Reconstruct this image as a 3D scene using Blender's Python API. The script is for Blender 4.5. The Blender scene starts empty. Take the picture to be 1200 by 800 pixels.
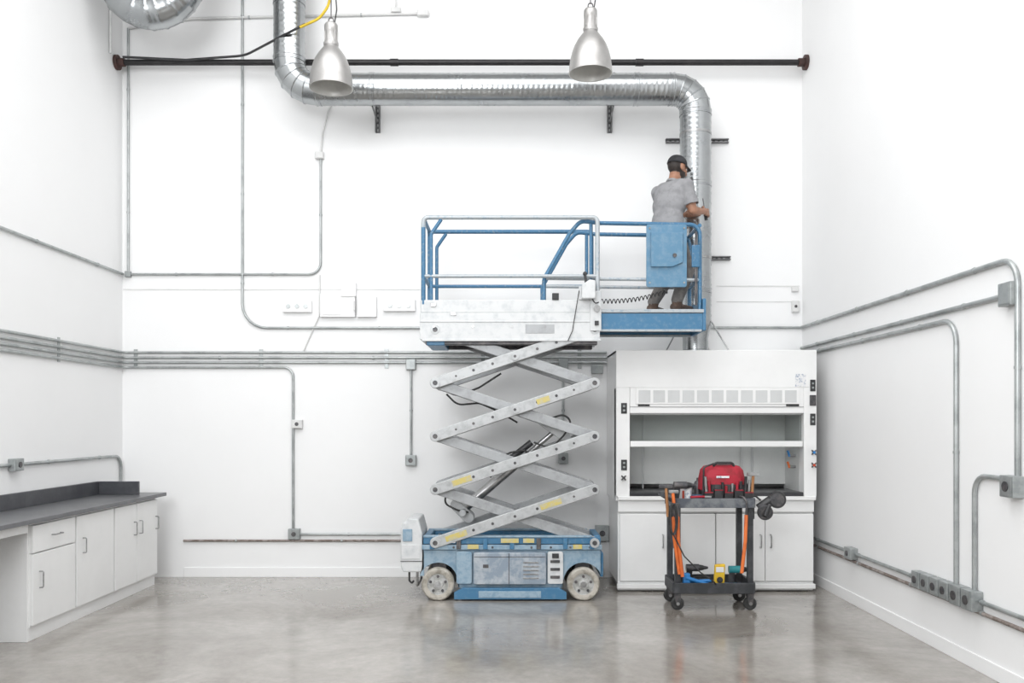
import bpy, bmesh, math, random
from mathutils import Vector, Matrix, noise
random.seed(4)
scene = bpy.context.scene
try:
    scene.view_settings.view_transform = 'Standard'
except Exception as e:
    print(e)

# ------------------------------------------------------------------ materials
def mat(name, col, rough=0.5, metal=0.0, col2=None, scale=6.0, lo=0.45, hi=0.6, detail=6, bump=0.0,
        bscale=40, coat=0.0, stretch=None, rvar=0.0, spec=None):
    m = bpy.data.materials.new(name); m.use_nodes = True
    nt = m.node_tree; b = nt.nodes['Principled BSDF']
    b.inputs['Base Color'].default_value = (*col, 1)
    b.inputs['Roughness'].default_value = rough
    b.inputs['Metallic'].default_value = metal
    if spec is not None: b.inputs['Specular IOR Level'].default_value = spec
    if coat: b.inputs['Coat Weight'].default_value = coat; b.inputs['Coat Roughness'].default_value = 0.08
    tc = nt.nodes.new('ShaderNodeTexCoord'); mp = nt.nodes.new('ShaderNodeMapping')
    nt.links.new(tc.outputs['Object'], mp.inputs['Vector'])
    if stretch: mp.inputs['Scale'].default_value = stretch
    if col2 is not None or rvar:
        n = nt.nodes.new('ShaderNodeTexNoise'); n.inputs['Scale'].default_value = scale
        n.inputs['Detail'].default_value = detail; n.inputs['Roughness'].default_value = 0.65
        nt.links.new(mp.outputs['Vector'], n.inputs['Vector'])
        r = nt.nodes.new('ShaderNodeMapRange')
        r.inputs['From Min'].default_value = lo; r.inputs['From Max'].default_value = hi
        nt.links.new(n.outputs['Fac'], r.inputs['Value'])
        if col2 is not None:
            mx = nt.nodes.new('ShaderNodeMix'); mx.data_type = 'RGBA'
            mx.inputs[6].default_value = (*col, 1); mx.inputs[7].default_value = (*col2, 1)
            nt.links.new(r.outputs['Result'], mx.inputs[0]); nt.links.new(mx.outputs[2], b.inputs['Base Color'])
        if rvar:
            r2 = nt.nodes.new('ShaderNodeMapRange'); r2.inputs['From Min'].default_value = 0.3; r2.inputs['From Max'].default_value = 0.7
            r2.inputs['To Min'].default_value = max(0.02, rough - rvar); r2.inputs['To Max'].default_value = rough + rvar
            nt.links.new(n.outputs['Fac'], r2.inputs['Value']); nt.links.new(r2.outputs['Result'], b.inputs['Roughness'])
    if bump:
        n2 = nt.nodes.new('ShaderNodeTexNoise'); n2.inputs['Scale'].default_value = bscale; n2.inputs['Detail'].default_value = 4
        nt.links.new(mp.outputs['Vector'], n2.inputs['Vector'])
        bp = nt.nodes.new('ShaderNodeBump'); bp.inputs['Strength'].default_value = bump; bp.inputs['Distance'].default_value = 0.01
        nt.links.new(n2.outputs['Fac'], bp.inputs['Height']); nt.links.new(bp.outputs['Normal'], b.inputs['Normal'])
    return m

M = {}
M['wall'] = mat('wall_paint', (0.885, 0.885, 0.885), 0.55, col2=(0.865, 0.865, 0.865), scale=0.8, lo=0.4, hi=0.7, bump=0.05, bscale=30)
M['ceil'] = mat('ceiling_paint', (0.7, 0.7, 0.70), 0.8, col2=(0.66, 0.66, 0.66), scale=1)
M['frontw'] = mat('rear_wall_paint', (0.5, 0.5, 0.50), 0.8, col2=(0.45, 0.45, 0.45), scale=1)
M['conduit'] = mat('galvanised_conduit', (0.44, 0.46, 0.46), 0.35, 0.55, col2=(0.32, 0.34, 0.34), scale=5)
M['conduitw'] = mat('painted_conduit', (0.72, 0.72, 0.71), 0.5, 0.0, col2=(0.64, 0.64, 0.64), scale=5)
M['steelbox'] = mat('steel_box', (0.38, 0.40, 0.40), 0.4, 0.5, col2=(0.30, 0.32, 0.32), scale=15)
M['rust'] = mat('rusty_pipe', (0.19, 0.15, 0.13), 0.6, 0.2, col2=(0.36, 0.32, 0.30), scale=12)
M['blackpipe'] = mat('black_iron', (0.012, 0.011, 0.012), 0.45, 0.1, col2=(0.02, 0.018, 0.019), scale=10)
M['redox'] = mat('red_oxide', (0.075, 0.035, 0.030), 0.6, 0.1, col2=(0.045, 0.025, 0.022), scale=12)
M['duct'] = mat('galvanised_duct', (0.44, 0.455, 0.46), 0.25, 1.0, col2=(0.35, 0.365, 0.375), scale=3.0, lo=0.35, hi=0.65, bump=0.04, bscale=5, rvar=0.05)
M['strut'] = mat('strut_channel', (0.14, 0.14, 0.145), 0.5, 0.5, col2=(0.22, 0.22, 0.22), scale=20)
M['lampmetal'] = mat('spun_aluminium', (0.46, 0.45, 0.44), 0.42, 0.8, col2=(0.40, 0.39, 0.38), scale=4)
M['lampin'] = mat('lamp_reflector', (0.66, 0.65, 0.62), 0.35, 0.3, col2=(0.56, 0.55, 0.53), scale=5)
M['black'] = mat('black_plastic', (0.02, 0.02, 0.022), 0.45, col2=(0.04, 0.04, 0.042), scale=10)
M['rubber'] = mat('black_rubber', (0.025, 0.025, 0.025), 0.7, col2=(0.05, 0.05, 0.05), scale=20)
M['yellowcord'] = mat('yellow_cord', (0.70, 0.50, 0.03), 0.5, col2=(0.55, 0.38, 0.02), scale=8)
M['blue'] = mat('worn_blue_paint', (0.055, 0.175, 0.31), 0.42, 0.05, col2=(0.17, 0.27, 0.36), scale=22, lo=0.50, hi=0.85, detail=12)
M['bluepanel'] = mat('faded_blue_panel', (0.10, 0.225, 0.345), 0.42, 0.05, col2=(0.23, 0.33, 0.42), scale=15, lo=0.45, hi=0.9, detail=12)
M['bluerail'] = mat('worn_blue_rail', (0.055, 0.165, 0.29), 0.38, 0.15, col2=(0.24, 0.30, 0.34), scale=38, lo=0.54, hi=0.72, detail=10)
M['silverrail'] = mat('worn_silver_rail', (0.42, 0.45, 0.47), 0.38, 0.2, col2=(0.18, 0.27, 0.36), scale=30, lo=0.52, hi=0.72, detail=10)
M['liftwhite'] = mat('scuffed_white_paint', (0.64, 0.65, 0.655), 0.45, 0.0, col2=(0.42, 0.45, 0.47), scale=11, lo=0.48, hi=0.85, detail=12)
M['liftbw'] = mat('scuffed_pale_blue_paint', (0.30, 0.40, 0.48), 0.45, 0.0, col2=(0.11, 0.23, 0.35), scale=15, lo=0.44, hi=0.78, detail=12)
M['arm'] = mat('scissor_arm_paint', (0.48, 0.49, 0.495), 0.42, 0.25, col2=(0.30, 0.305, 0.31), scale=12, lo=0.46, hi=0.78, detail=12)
M['armdk'] = mat('scissor_arm_paint_shaded', (0.38, 0.39, 0.40), 0.45, 0.25, col2=(0.25, 0.255, 0.26), scale=12, lo=0.46, hi=0.78, detail=12)  # arm paint copy darkened: shade of inner and far parts put in its colour
M['steel'] = mat('brushed_steel', (0.42, 0.42, 0.42), 0.3, 0.9, col2=(0.30, 0.30, 0.30), scale=14)
M['darksteel'] = mat('dark_steel', (0.08, 0.08, 0.085), 0.45, 0.6, col2=(0.15, 0.14, 0.14), scale=14)
M['greypanel'] = mat('grey_metal_panel', (0.28, 0.34, 0.41), 0.4, 0.4, col2=(0.46, 0.50, 0.54), scale=9, detail=12)
M['tire'] = mat('nonmarking_tyre', (0.46, 0.43, 0.38), 0.8, col2=(0.28, 0.26, 0.22), scale=14, detail=9)
M['hub'] = mat('painted_hub', (0.52, 0.52, 0.51), 0.5, 0.2, col2=(0.35, 0.35, 0.33), scale=18)
M['yellow'] = mat('yellow_label', (0.58, 0.48, 0.15), 0.5, col2=(0.50, 0.46, 0.30), scale=22)
M['whitelabel'] = mat('white_label', (0.8, 0.8, 0.8), 0.5, col2=(0.35, 0.4, 0.5), scale=60, lo=.5, hi=.6)
M['hood'] = mat('powder_coat_white', (0.85, 0.85, 0.845), 0.35, col2=(0.82, 0.82, 0.815), scale=2)
M['hoodin'] = mat('hood_liner', (0.68, 0.69, 0.68), 0.4, col2=(0.64, 0.65, 0.64), scale=2)
M['hoodgrey'] = mat('hood_grey', (0.62, 0.63, 0.63), 0.4, col2=(0.58, 0.59, 0.59), scale=3)
M['epoxy'] = mat('dark_epoxy_top', (0.035, 0.036, 0.04), 0.3, col2=(0.05, 0.05, 0.055), scale=4)
M['counter'] = mat('charcoal_countertop', (0.11, 0.112, 0.12), 0.33, col2=(0.135, 0.137, 0.145), scale=5)
M['splash'] = mat('charcoal_backsplash', (0.055, 0.057, 0.065), 0.4, col2=(0.075, 0.077, 0.085), scale=5)
M['cab'] = mat('cabinet_white', (0.85, 0.85, 0.845), 0.4, col2=(0.82, 0.82, 0.815), scale=2)
M['gap'] = mat('cabinet_reveal', (0.35, 0.35, 0.35), 0.7, col2=(0.3, 0.3, 0.3), scale=2)
M['red'] = mat('red_canvas', (0.38, 0.010, 0.028), 0.6, col2=(0.26, 0.008, 0.018), scale=14)
M['orange'] = mat('orange_grip', (0.75, 0.17, 0.035), 0.45, col2=(0.60, 0.13, 0.03), scale=9)
M['bluetool'] = mat('blue_plastic', (0.03, 0.22, 0.55), 0.4, col2=(0.02, 0.16, 0.42), scale=9)
M['teal'] = mat('teal_plastic', (0.03, 0.26, 0.28), 0.4, col2=(0.02, 0.18, 0.21), scale=9)
M['yelltool'] = mat('yellow_plastic', (0.75, 0.50, 0.03), 0.4, col2=(0.65, 0.40, 0.03), scale=9)
M['wood'] = mat('wood_handle', (0.42, 0.20, 0.08), 0.5, col2=(0.30, 0.13, 0.05), scale=6, stretch=(8, 8, 1))
M['cart'] = mat('cart_plastic', (0.032, 0.034, 0.038), 0.5, col2=(0.06, 0.062, 0.068), scale=9, detail=8)
M['carttop'] = mat('cart_top_plastic', (0.08, 0.09, 0.11), 0.45, col2=(0.18, 0.19, 0.20), scale=9, detail=8)
M['skin'] = mat('skin', (0.34, 0.17, 0.105), 0.5, col2=(0.29, 0.14, 0.085), scale=12)
M['hair'] = mat('dark_hair', (0.018, 0.012, 0.010), 0.6, col2=(0.03, 0.022, 0.018), scale=40)
M['shirt'] = mat('heather_grey_cotton', (0.285, 0.285, 0.295), 0.9, col2=(0.235, 0.235, 0.245), scale=14, bump=0.6, bscale=8)
M['pants'] = mat('grey_work_trousers', (0.13, 0.122, 0.118), 0.9, col2=(0.18, 0.17, 0.16), scale=14, bump=0.4, bscale=12)
M['shoe'] = mat('brown_work_boot', (0.065, 0.04, 0.03), 0.6, col2=(0.11, 0.07, 0.05), scale=14)
M['cap'] = mat('charcoal_cap', (0.022, 0.022, 0.024), 0.85, col2=(0.035, 0.035, 0.04), scale=20)
M['eyew'] = mat('eye_white', (0.8, 0.78, 0.75), 0.3, col2=(0.75, 0.72, 0.7), scale=5)
M['redv'] = mat('red_knob', (0.6, 0.08, 0.03), 0.4, col2=(0.5, 0.06, 0.03), scale=5)

# glass
g = bpy.data.materials.new('sash_glass'); g.use_nodes = True
nt = g.node_tree; b = nt.nodes['Principled BSDF']
b.inputs['Base Color'].default_value = (0.84, 0.87, 0.86, 1); b.inputs['Roughness'].default_value = 0.02
b.inputs['Transmission Weight'].default_value = 1.0; b.inputs['IOR'].default_value = 1.12
M['glass'] = g

# polished concrete
f = bpy.data.materials.new('polished_concrete'); f.use_nodes = True
nt = f.node_tree; b = nt.nodes['Principled BSDF']
tc = nt.nodes.new('ShaderNodeTexCoord')
n1 = nt.nodes.new('ShaderNodeTexNoise'); n1.inputs['Scale'].default_value = 0.9; n1.inputs['Detail'].default_value = 10; n1.inputs['Roughness'].default_value = 0.66; n1.inputs['Distortion'].default_value = 0.5
n2 = nt.nodes.new('ShaderNodeTexNoise'); n2.inputs['Scale'].default_value = 14; n2.inputs['Detail'].default_value = 8; n2.inputs['Roughness'].default_value = 0.7
for n in (n1, n2): nt.links.new(tc.outputs['Object'], n.inputs['Vector'])
cr = nt.nodes.new('ShaderNodeValToRGB')
cr.color_ramp.elements[0].position = 0.34; cr.color_ramp.elements[0].color = (0.205, 0.180, 0.155, 1)
cr.color_ramp.elements[1].position = 0.66; cr.color_ramp.elements[1].color = (0.40, 0.375, 0.345, 1)
e = cr.color_ramp.elements.new(0.5); e.color = (0.30, 0.277, 0.248, 1)
nt.links.new(n1.outputs['Fac'], cr.inputs['Fac'])
mx = nt.nodes.new('ShaderNodeMix'); mx.data_type = 'RGBA'; mx.blend_type = 'OVERLAY'; mx.inputs[0].default_value = 0.3
nt.links.new(cr.outputs['Color'], mx.inputs[6]); nt.links.new(n2.outputs['Fac'], mx.inputs[7])
nt.links.new(mx.outputs[2], b.inputs['Base Color'])
rr = nt.nodes.new('ShaderNodeMapRange'); rr.inputs['From Min'].default_value = 0.3; rr.inputs['From Max'].default_value = 0.7
rr.inputs['To Min'].default_value = 0.13; rr.inputs['To Max'].default_value = 0.26
nt.links.new(n1.outputs['Fac'], rr.inputs['Value']); nt.links.new(rr.outputs['Result'], b.inputs['Roughness'])
b.inputs['Specular IOR Level'].default_value = 0.8
b.inputs['Coat Weight'].default_value = 0.35; b.inputs['Coat Roughness'].default_value = 0.12
M['floor'] = f

# ------------------------------------------------------------------ helpers
def group(name):
    e = bpy.data.objects.new(name, None); e.empty_display_size = 0.1
    scene.collection.objects.link(e); return e

def add(name, verts, faces, m, parent=None, smooth=False, bevel=0.0):
    me = bpy.data.meshes.new(name); me.from_pydata([tuple(v) for v in verts], [], faces)
    bm = bmesh.new(); bm.from_mesh(me); bmesh.ops.recalc_face_normals(bm, faces=bm.faces); bm.to_mesh(me); bm.free()
    me.materials.append(M[m] if isinstance(m, str) else m)
    if smooth:
        for p in me.polygons: p.use_smooth = True
        try: me.set_sharp_from_angle(angle=math.radians(42))
        except Exception: pass
    o = bpy.data.objects.new(name, me); scene.collection.objects.link(o)
    if parent: o.parent = parent
    if bevel:
        md = o.modifiers.new('bevel', 'BEVEL'); md.width = bevel; md.segments = 2; md.limit_method = 'ANGLE'
    return o

def box(parent, name, x0, x1, y0, y1, z0, z1, m, bevel=0.003):
    v = [(x, y, z) for x in (x0, x1) for y in (y0, y1) for z in (z0, z1)]
    fc = [(0, 1, 3, 2), (4, 6, 7, 5), (0, 4, 5, 1), (2, 3, 7, 6), (0, 2, 6, 4), (1, 5, 7, 3)]
    return add(name, v, fc, m, parent, bevel=bevel)

def frame_for(d):
    d = d.normalized()
    a = Vector((0, 0, 1)) if abs(d.z) < 0.9 else Vector((1, 0, 0))
    u = d.cross(a).normalized(); return u, d.cross(u).normalized()

def sweepdata(pts, rf, seg=12, caps=True):
    pts = [Vector(p) for p in pts]; n = len(pts)
    tans = []
    for i in range(n):
        if i == 0: t = pts[1] - pts[0]
        elif i == n - 1: t = pts[-1] - pts[-2]
        else: t = (pts[i] - pts[i - 1]).normalized() + (pts[i + 1] - pts[i]).normalized()
        tans.append(t.normalized())
    u, w = frame_for(tans[0]); vs = []; fs = []; s = 0
    for i in range(n):
        if i > 0:
            s += (pts[i] - pts[i - 1]).length
            ax = tans[i - 1].cross(tans[i])
            if ax.length > 1e-7:
                R = Matrix.Rotation(tans[i - 1].angle(tans[i]), 3, ax.normalized()); u = R @ u
            u = (u - tans[i] * u.dot(tans[i])).normalized()
        w = tans[i].cross(u)
        for k in range(seg):
            a = 2 * math.pi * k / seg
            r = rf(i, s, a) if callable(rf) else rf
            vs.append(pts[i] + (u * math.cos(a) + w * math.sin(a)) * r)
    for i in range(n - 1):
        for k in range(seg):
            k2 = (k + 1) % seg
            fs.append((i * seg + k, i * seg + k2, (i + 1) * seg + k2, (i + 1) * seg + k))
    if caps:
        fs.append(tuple(range(seg))); fs.append(tuple((n - 1) * seg + k for k in range(seg)))
    return vs, fs

def fillet(pts, rad, n=6):
    pts = [Vector(p) for p in pts]; out = [pts[0]]
    for i in range(1, len(pts) - 1):
        a, b_, c = pts[i - 1], pts[i], pts[i + 1]
        d1 = (a - b_); d2 = (c - b_)
        ang = d1.angle(d2)
        if ang > math.pi - 0.02 or rad <= 0: out.append(b_); continue
        t = min(rad / math.tan(ang / 2), d1.length * 0.49, d2.length * 0.49)
        p1 = b_ + d1.normalized() * t; p2 = b_ + d2.normalized() * t
        r = t * math.tan(ang / 2)
        cen = b_ + (d1.normalized() + d2.normalized()).normalized() * (r / math.sin(ang / 2))
        v1 = p1 - cen; v2 = p2 - cen; tot = v1.angle(v2); ax = v1.cross(v2).normalized()
        for k in range(n + 1):
            out.append(cen + Matrix.Rotation(tot * k / n, 3, ax) @ v1)
    out.append(pts[-1]); return out

def tube(parent, name, pts, r, m, rad=0.0, seg=10, n=6):
    p = fillet(pts, rad, n) if rad else pts
    v, fc = sweepdata(p, r, seg); return add(name, v, fc, m, parent, smooth=True)

def cyl(parent, name, p0, p1, r, m, r2=None, seg=20):
    r2 = r if r2 is None else r2
    v, fc = sweepdata([p0, p1], lambda i, s, a: (r, r2)[i], seg); return add(name, v, fc, m, parent, smooth=True)

def lathe(parent, name, c, axis, prof, m, seg=32, closed=False):
    """prof: list of (radius, height along axis)"""
    c = Vector(c); ax = Vector(axis).normalized(); u, w = frame_for(ax); vs = []; fs = []
    for r, h in prof:
        for k in range(seg):
            a = 2 * math.pi * k / seg
            vs.append(c + ax * h + (u * math.cos(a) + w * math.sin(a)) * max(r, 1e-4))
    L = len(prof)
    for i in range(L - 1 if not closed else L):
        j = (i + 1) % L
        for k in range(seg):
            k2 = (k + 1) % seg
            fs.append((i * seg + k, i * seg + k2, j * seg + k2, j * seg + k))
    return add(name, vs, fs, m, parent, smooth=True)

def prism(parent, name, pts, y0, y1, m, bevel=0.002, axis='Y', smooth=False):
    n = len(pts); vs = []
    for y in (y0, y1):
        for a, c in pts:
            vs.append((a, y, c) if axis == 'Y' else ((y, a, c) if axis == 'X' else (a, c, y)))
    fs = [tuple(range(n)), tuple(range(n, 2 * n))] + [(i, (i + 1) % n, n + (i + 1) % n, n + i) for i in range(n)]
    return add(name, vs, fs, m, parent, bevel=bevel, smooth=smooth)

def rbox2d(x0, x1, z0, z1, r, n=4):
    pts = []
    for cx, cz, a0 in ((x1 - r, z1 - r, 0), (x0 + r, z1 - r, 90), (x0 + r, z0 + r, 180), (x1 - r, z0 + r, 270)):
        for k in range(n + 1):
            a = math.radians(a0 + 90 * k / n); pts.append((cx + r * math.cos(a), cz + r * math.sin(a)))
    return pts

def ball(parent, name, c, r, m, sc=(1, 1, 1), seg=16):
    bm = bmesh.new(); bmesh.ops.create_uvsphere(bm, u_segments=seg, v_segments=seg // 2 + 2, radius=r)
    for v in bm.verts: v.co = Vector((v.co.x * sc[0] + c[0], v.co.y * sc[1] + c[1], v.co.z * sc[2] + c[2]))
    me = bpy.data.meshes.new(name); bm.to_mesh(me); bm.free(); me.materials.append(M[m])
    for p in me.polygons: p.use_smooth = True
    o = bpy.data.objects.new(name, me); scene.collection.objects.link(o); o.parent = parent; return o

# ------------------------------------------------------------------ room
XL, XR, YB, YF, H = -4.04, 3.01, 8.85, -3.5, 7.2
HC_ = H - .005
box(None, 'floor', XL - .2, XR + .2, YF - .2, YB + .2, -0.2, 0, 'floor', 0)
box(None, 'ceiling', XL - .2, XR + .2, YF - .2, YB + .2, H, H + .2, 'ceil', 0)
box(None, 'wall_back', XL - .2, XR + .2, YB, YB + .2, 0, H, 'wall', 0)
box(None, 'wall_left', XL - .2, XL, YF, YB, 0, H, 'wall', 0)
box(None, 'wall_right', XR, XR + .2, YF, YB, 0, H, 'wall', 0)
box(None, 'wall_front', XL - .2, XR + .2, YF - .2, YF, 0, H, 'frontw', 0)
box(None, 'baseboard_back', -3.4, .95, YB - .012, YB, 0, 0.10, 'wall', .003)
box(None, 'baseboard_right', XR - .012, XR, YF, YB - .02, 0, 0.10, 'wall', .003)
box(None, 'baseboard_left', XL, XL + .012, YF, 2.4, 0, 0.10, 'wall', .003)
box(None, 'trim_1', XL + .01, -.95, YB - .006, YB, 2.975, 2.985, 'conduitw', 0)
box(None, 'trim_2', 2.12, XR - .03, YB - .006, YB, 3.01, 3.02, 'conduitw', 0)
box(None, 'trim_3', 2.12, XR - .03, YB - .006, YB, 2.85, 2.856, 'conduitw', 0)

# ------------------------------------------------------------------ conduit
YC = YB - 0.018
XLc = XL + 0.018; XRc = XR - 0.018
def jbox(g_, x, z, w=.09, h=.09, d=.05, m='steelbox', wall='B', y=None, knob=True):
    if wall == 'B':
        box(g_, 'junction_box', x - w / 2, x + w / 2, YB - d, YB - .001, z - h / 2, z + h / 2, m, .005)
        box(g_, 'cover_plate', x - w * .42, x + w * .42, YB - d - .004, YB - d, z - h * .42, z + h * .42, m, .001)
        if knob: cyl(g_, 'receptacle', (x, YB - d - .004, z), (x, YB - d - .009, z), min(w, h) * .22, 'darksteel', seg=12)
    else:
        s = 1 if wall == 'L' else -1; X = XL if wall == 'L' else XR
        a, b_ = sorted((X + s * .001, X + s * d)); box(g_, 'junction_box', a, b_, y - w / 2, y + w / 2, z - h / 2, z + h / 2, m, .005)
        a, b_ = sorted((X + s * d, X + s * (d + .004))); box(g_, 'cover_plate', a, b_, y - w * .42, y + w * .42, z - h * .42, z + h * .42, m, .001)
        if knob:
            cyl(g_, 'receptacle', (X + s * (d + .004), y, z), (X + s * (d + .01), y, z), min(w, h) * .24, 'darksteel', seg=12)
def straps(g_, pts, r, step=.9):
    for i in range(len(pts) - 1):
        a, b_ = Vector(pts[i]), Vector(pts[i + 1]); L = (b_ - a).length
        k = int(L // step)
        for j in range(k):
            p = a + (b_ - a) * ((j + .5) / k); d = (b_ - a).normalized()
            cyl(g_, 'strap', p - d * .009, p + d * .009, r + .004, 'conduit', seg=10)
def run(pts, r=.013, m='conduit', rad=.12, g_=None, st=True):
    g_ = g_ or group('electrical_conduit')
    tube(g_, 'pipe', pts, r, m, rad)
    if st: straps(g_, pts, r)
    return g_

# tall run from ceiling, sweeping to the right along the wall
run([(-2.79, YC, HC_), (-2.79, YC, 2.58), (-.9, YC, 2.58)], .013, rad=.25)
g_ = run([(2.0, YC, 2.583), (XRc - .01, YC, 2.583)], .013, rad=.12, st=False)
run([(XRc, YB - .03, 2.583), (XRc, 5.05, 2.583), (XRc, 5.05, 1.27)], .017, rad=.16)
# corner vertical + horizontal + up
g_ = run([(XLc + .05, YC, 5.68), (XLc + .05, YC, 3.14)], .012)
run([(XLc + .05, YC, 3.135), (-1.98, YC, 3.135), (-1.98, YC, 4.36)], .012, rad=.12, g_=g_)
jbox(g_, XLc + .05, 3.135, .06, .06, .04, knob=False); jbox(g_, -1.99, 4.36, .09, .07, .05, 'conduitw', knob=False)
tube(g_, 'whip', [(-1.98, YC, 4.38), (-1.96, YC, 4.6), (-1.9, YC - .01, 4.82), (-1.86, YC, 4.9)], .009, 'conduitw', .1)
run([(XLc, YB - .03, 3.135), (XLc, 3.5, 3.135)], .013)
# top line
g_ = run([(XLc + .05, YC, 5.68), (-3.3, YC, 5.78), (-.98, YC, 5.83)], .013, 'conduitw', rad=.08)
jbox(g_, -.92, 5.83, .12, .06, .05, 'conduitw', knob=False); jbox(g_, -1.2, 5.86, .1, .05, .05, 'conduitw', knob=False)
tube(g_, 'drop', [(-1.2, YC, 5.88), (-1.2, YC, HC_)], .009, 'conduitw')
run([(XLc, 8.55, HC_), (XLc, 8.55, 5.3)], .012, 'conduitw', st=False)
# bundle
g_ = group('conduit_bundle'); gl = group('conduit_bundle')
for z in (2.326, 2.272, 2.222):
    tube(g_, 'pipe', [(XLc, YC - .12, z), (XLc, YC, z), (.98, YC, z)], .013, 'conduit', .07)
    tube(gl, 'pipe', [(XLc, 3.2, z), (XLc, YC - .125, z)], .013, 'conduit')
straps(g_, [(XLc + .2, YC, 2.27), (.95, YC, 2.27)], .016, 1.2)
for x in (-3.9, -2.6, -1.3, -.3, .7): box(g_, 'strut', x - .02, x + .02, YB - .008, YB - .001, 2.16, 2.36, 'conduit', .001)
for y in (4.5, 6.2, 7.6): box(gl, 'strut', XL + .001, XL + .006, y - .02, y + .02, 2.14, 2.36, 'conduit', .001)
tube(gl, 'pipe', [(XLc, 3.2, 2.172), (XLc, YC - .125, 2.172)], .013, 'conduit')
tube(g_, 'pipe', [(XLc, YC - .12, 2.172), (XLc, YC, 2.172), (-2.265, YC, 2.172), (-2.265, YC, .46)], .013, 'conduit', .1)
jbox(g_, -2.22, 1.585, .11, .09, .05, 'conduitw')
jbox(g_, -2.25, .45, .12, .11, .055)
# thin white drops
run([(-1.99, YC, 3.13), (-1.99, YC, 2.72), (-2.16, YC, 2.34)], .007, 'conduitw', rad=.05, st=False)
# drops from bundle
g_ = run([(-1.045, YC, 2.2), (-1.045, YC, 1.25)], .012)
jbox(g_, -1.045, 2.2, .1, .11, .055, knob=False); jbox(g_, -1.045, 1.21, .11, .11, .055)
g_ = run([(.53, YC, 2.2), (.53, YC, 1.25)], .012)
jbox(g_, .53, 2.2, .1, .11, .055, knob=False); jbox(g_, .53, 1.23, .1, .11, .055)
jbox(g_, .88, 2.15, .12, .09, .05, knob=False)
# low lines on the back wall
g_ = run([(-3.4, YC, .379), (.97, YC, .379)], .012, 'rust')
g_ = run([(-2.2, YC, .445), (.85, YC, .445)], .012)
jbox(g_, .93, .46, .14, .16, .07)
# outlet strips and panels
g_ = group('outlet_strip')
box(g_, 'raceway', -2.37, -2.07, YB - .04, YB - .001, 2.74, 2.86, 'wall', .004)
for x in (-2.31, -2.22, -2.13): cyl(g_, 'socket', (x, YB - .04, 2.80), (x, YB - .047, 2.80), .022, 'conduit', seg=14)
g_ = group('outlet_strip')
box(g_, 'raceway', -1.33, -1.0, YB - .04, YB - .001, 2.75, 2.87, 'wall', .004)
for x in (-1.26, -1.165, -1.07): cyl(g_, 'socket', (x, YB - .04, 2.81), (x, YB - .047, 2.81), .022, 'conduit', seg=14)
g_ = group('electrical_panel')
box(g_, 'cabinet', -1.98, -1.62, YB - .05, YB - .001, 2.69, 2.93, 'wall', .004)
box(g_, 'upper', -1.76, -1.61, YB - .065, YB - .001, 2.90, 3.045, 'wall', .004)
box(g_, 'lid', -1.955, -1.77, YB - .056, YB - .05, 2.71, 2.91, 'wall', .003)
box(g_, 'door_part', -1.60, -1.40, YB - .045, YB - .001, 2.69, 2.90, 'wall', .004)
box(g_, 'handle', -1.63, -1.615, YB - .08, YB - .05, 2.75, 2.85, 'conduitw', .003)
g_ = group('light_switch'); jbox(g_, 2.93, 2.8, .07, .12, .04, 'conduitw'); jbox(g_, 2.93, 2.98, .07, .05, .03, 'conduitw', knob=False)

# left wall low conduit
g_ = run([(XLc, 6.95, 1.26), (XLc, 8.78, 1.26), (XLc, 8.78, .93)], .014, rad=.12)
run([(XLc, 6.85, 1.26), (XLc, 4.5, 1.26)], .014, g_=g_)
jbox(g_, 0, 1.26, .13, .1, .06, wall='L', y=6.9)
# right wall
g_ = run([(XRc, YB - .03, 2.37), (XRc, 5.2, 2.37)], .016)
jbox(g_, 0, 2.37, .13, .14, .06, wall='R', y=5.12, knob=False)
g_ = run([(XRc, YB - .03, 2.30), (XRc, 5.75, 2.30), (XRc, 5.75, .5)], .016, rad=.16)
g_ = run([(XRc, 5.2, 1.26), (XRc, 5.52, 1.26), (XRc, 5.52, .5)], .016, rad=.12)
jbox(g_, 0, 1.22, .14, .13, .07, wall='R', y=5.08)
g_ = run([(XRc, YB - .03, .455), (XRc, 3.0, .455)], .014)
run([(XRc, YB - .03, .385), (XRc, 3.0, .385)], .013, 'rust', g_=g_)
jbox(g_, 0, .455, .14, .1, .07, wall='R', y=7.49)
for i in range(4): jbox(g_, 0, .455, .115, .12, .07, wall='R', y=6.23 - i * .135)
for i in range(2): jbox(g_, 0, .455, .13, .13, .08, wall='R', y=5.66 - i * .15)

# ------------------------------------------------------------------ sprinkler / gas pipe
g_ = group('black_iron_pipe')
YP = 8.70; ZP = 5.27
cyl(g_, 'pipe', (XL + .002, YP, ZP), (XR - .002, YP, ZP), .030, 'blackpipe')
for x, s in ((XL + .002, 1), (XR - .002, -1)):
    cyl(g_, 'flange', (x, YP, ZP), (x + s * .03, YP, ZP), .075, 'redox')
    cyl(g_, 'collar', (x + s * .03, YP, ZP), (x + s * .09, YP, ZP), .042, 'redox')
for x in (-1.2, 1.3): cyl(g_, 'coupling', (x - .04, YP, ZP), (x + .04, YP, ZP), .037, 'blackpipe')
g_ = group('power_cord')
tube(g_, 'black_cable', [(XL + .1, 8.64, 5.30), (-3.3, 8.64, 5.27), (-2.7, 8.63, 5.31), (-2.2, 8.27, 5.36), (-2.0, 8.25, 5.45)], .012, 'black', .3)
tube(g_, 'yellow_cable', [(-2.05, 8.25, 5.42), (-1.86, 8.24, 5.5), (-1.76, 8.22, 5.62), (-1.74, 8.2, 5.9), (-1.72, 8.2, HC_)], .013, 'yellowcord', .2)

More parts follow.
